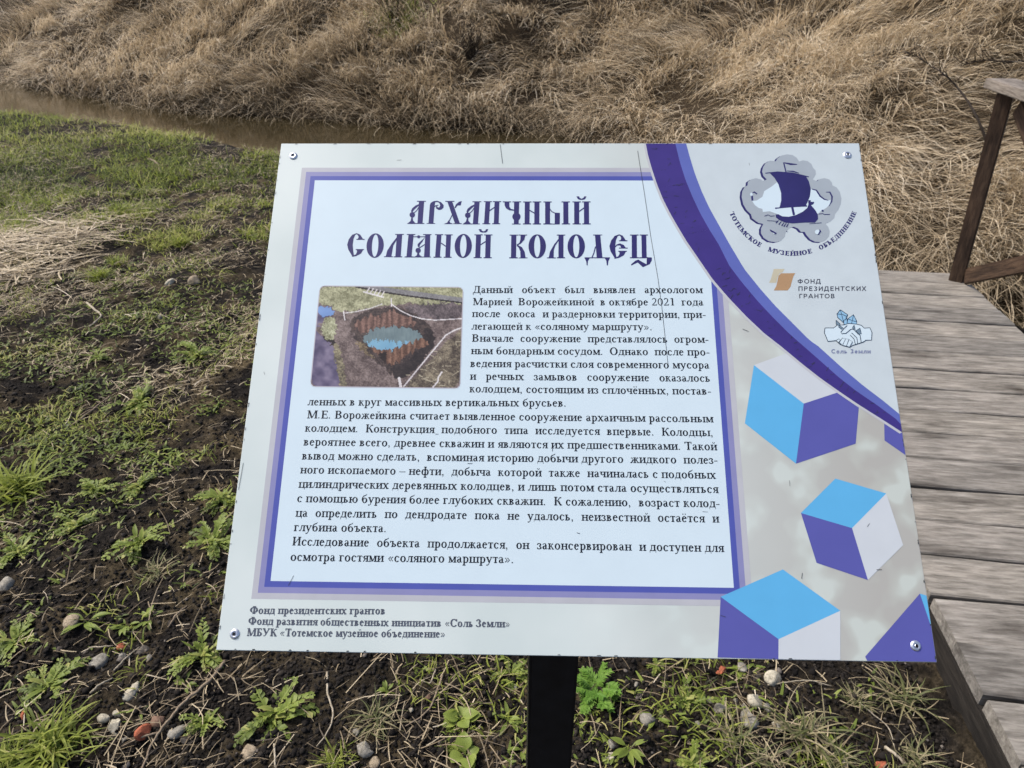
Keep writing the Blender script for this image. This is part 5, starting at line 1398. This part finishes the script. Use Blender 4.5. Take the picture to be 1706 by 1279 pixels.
# ------------------------------------------------------------------ woody growth on the far bank
def build_bank_plants():
    m = bark_mat("dark_twigs", (.012, .009, .007), (.05, .038, .028))
    def shrub(px, py, hgt, n, lab, seed, spread=.5):
        q = hit(px, py); rs = random.Random(seed); bm = bmesh.new()
        for k in range(n):
            a = rs.uniform(0, 6.28); s = rs.uniform(.1, spread)
            L = hgt * rs.uniform(.6, 1.1); pts = []
            for j in range(7):
                t = j / 6; pts.append((math.cos(a) * s * L * t ** 1.3 + rs.gauss(0, .008), math.sin(a) * s * L * t ** 1.3 + rs.gauss(0, .008), L * t - .04))
            tube(bm, pts, [.006 * (1 - .75 * j / 6) for j in range(7)], 4)
            for b in range(3):
                j = rs.randint(2, 5); p = Vector(pts[j]); d = Vector((rs.gauss(0, .12), rs.gauss(0, .12), rs.uniform(.08, .2))) * (hgt / .6)
                tube(bm, [p, p + d * .5, p + d], [.003, .0022, .001], 3)
        me = bpy.data.meshes.new("bare_shrub"); bm.to_mesh(me); bm.free()
        o = link("bare_shrub", me, None, [m]); o.location = q
        tag(o, lab, "shrub", "bare shrubs on the far bank")
    shrub(785, 118, .62, 46, "dense dark bare shrub on the hillside above the left end of the swoosh", 3, .42)
    shrub(660, 52, .6, 26, "dark twiggy growth beside the green patch near the top edge", 5, .7)
    shrub(500, 45, .55, 14, "sparse dark twigs near the top edge at left", 7, .8)
    shrub(1165, 40, .5, 16, "loose dark twigs near the top edge right of centre", 9, .9)
    # thin bare branches leaning out of the reeds at the right
    def branch(pts, r, lab, lift):
        P = []
        for k, p in enumerate(pts):
            h = hit(*p); d = (CAM - h) / np.linalg.norm(CAM - h); P.append(h + d * lift[k])
        W = smooth_pts(P); bm = bmesh.new(); tube(bm, W, [r * (1 - .7 * k / len(W)) for k in range(len(W))], 6)
        rs = random.Random(len(lab))
        for k in range(len(W) // 2, len(W) - 1):
            for s in range(2):
                p = Vector(W[k]); d = Vector((rs.gauss(-.08, .08), rs.gauss(0, .06), rs.uniform(-.02, .14))); tube(bm, [p, p + d * .6, p + d + Vector((0, 0, .02))], [r * .3, r * .22, r * .1], 4)
        me = bpy.data.meshes.new("bare_branch"); bm.to_mesh(me); bm.free()
        tag(link("bare_branch", me, None, [m]), lab, "branch", "bare branches on the far bank")
    branch([(1648, 250), (1632, 205), (1610, 165), (1580, 130), (1545, 105), (1505, 85)], .011, "thin dark bare branch arching left behind the railing post", [.05, .3, .4, .42, .4, .35])
    branch([(1720, 100), (1680, 103), (1640, 100), (1600, 110)], .009, "short dark bare branch at the right edge above the railing", [.1, .2, .25, .2])
    branch([(255, 48), (250, 30), (246, 10), (240, -15)], .013, "single dark stem standing in the reeds at the upper left", [.05, .15, .2, .25])
    # moss green patch
    c = hit(662, 58); n = 500
    x = c[0] + RNG.normal(0, .22, n); y = c[1] + RNG.normal(0, .2, n)
    me = blade_mesh("green_patch", np.stack([x, y, height(x, y) + .12], -1), RNG.uniform(0, 6.28, n), np.radians(RNG.uniform(20, 80, n)), np.radians(RNG.uniform(-40, 30, n)), RNG.uniform(.08, .2, n), RNG.uniform(.006, .012, n), np.clip(RNG.normal(.4, .15, n), 0, 1), 3)
    tag(link("green_patch", me, None, [GREEN]), "fresh green patch among the dead reeds near the top edge", kind="stuff")

build_ground()
build_water()
build_sign()
build_boardwalk()
build_reeds()
build_ground_cover()
build_bank_plants()
build_stones()
build_twigs()
build_plants()
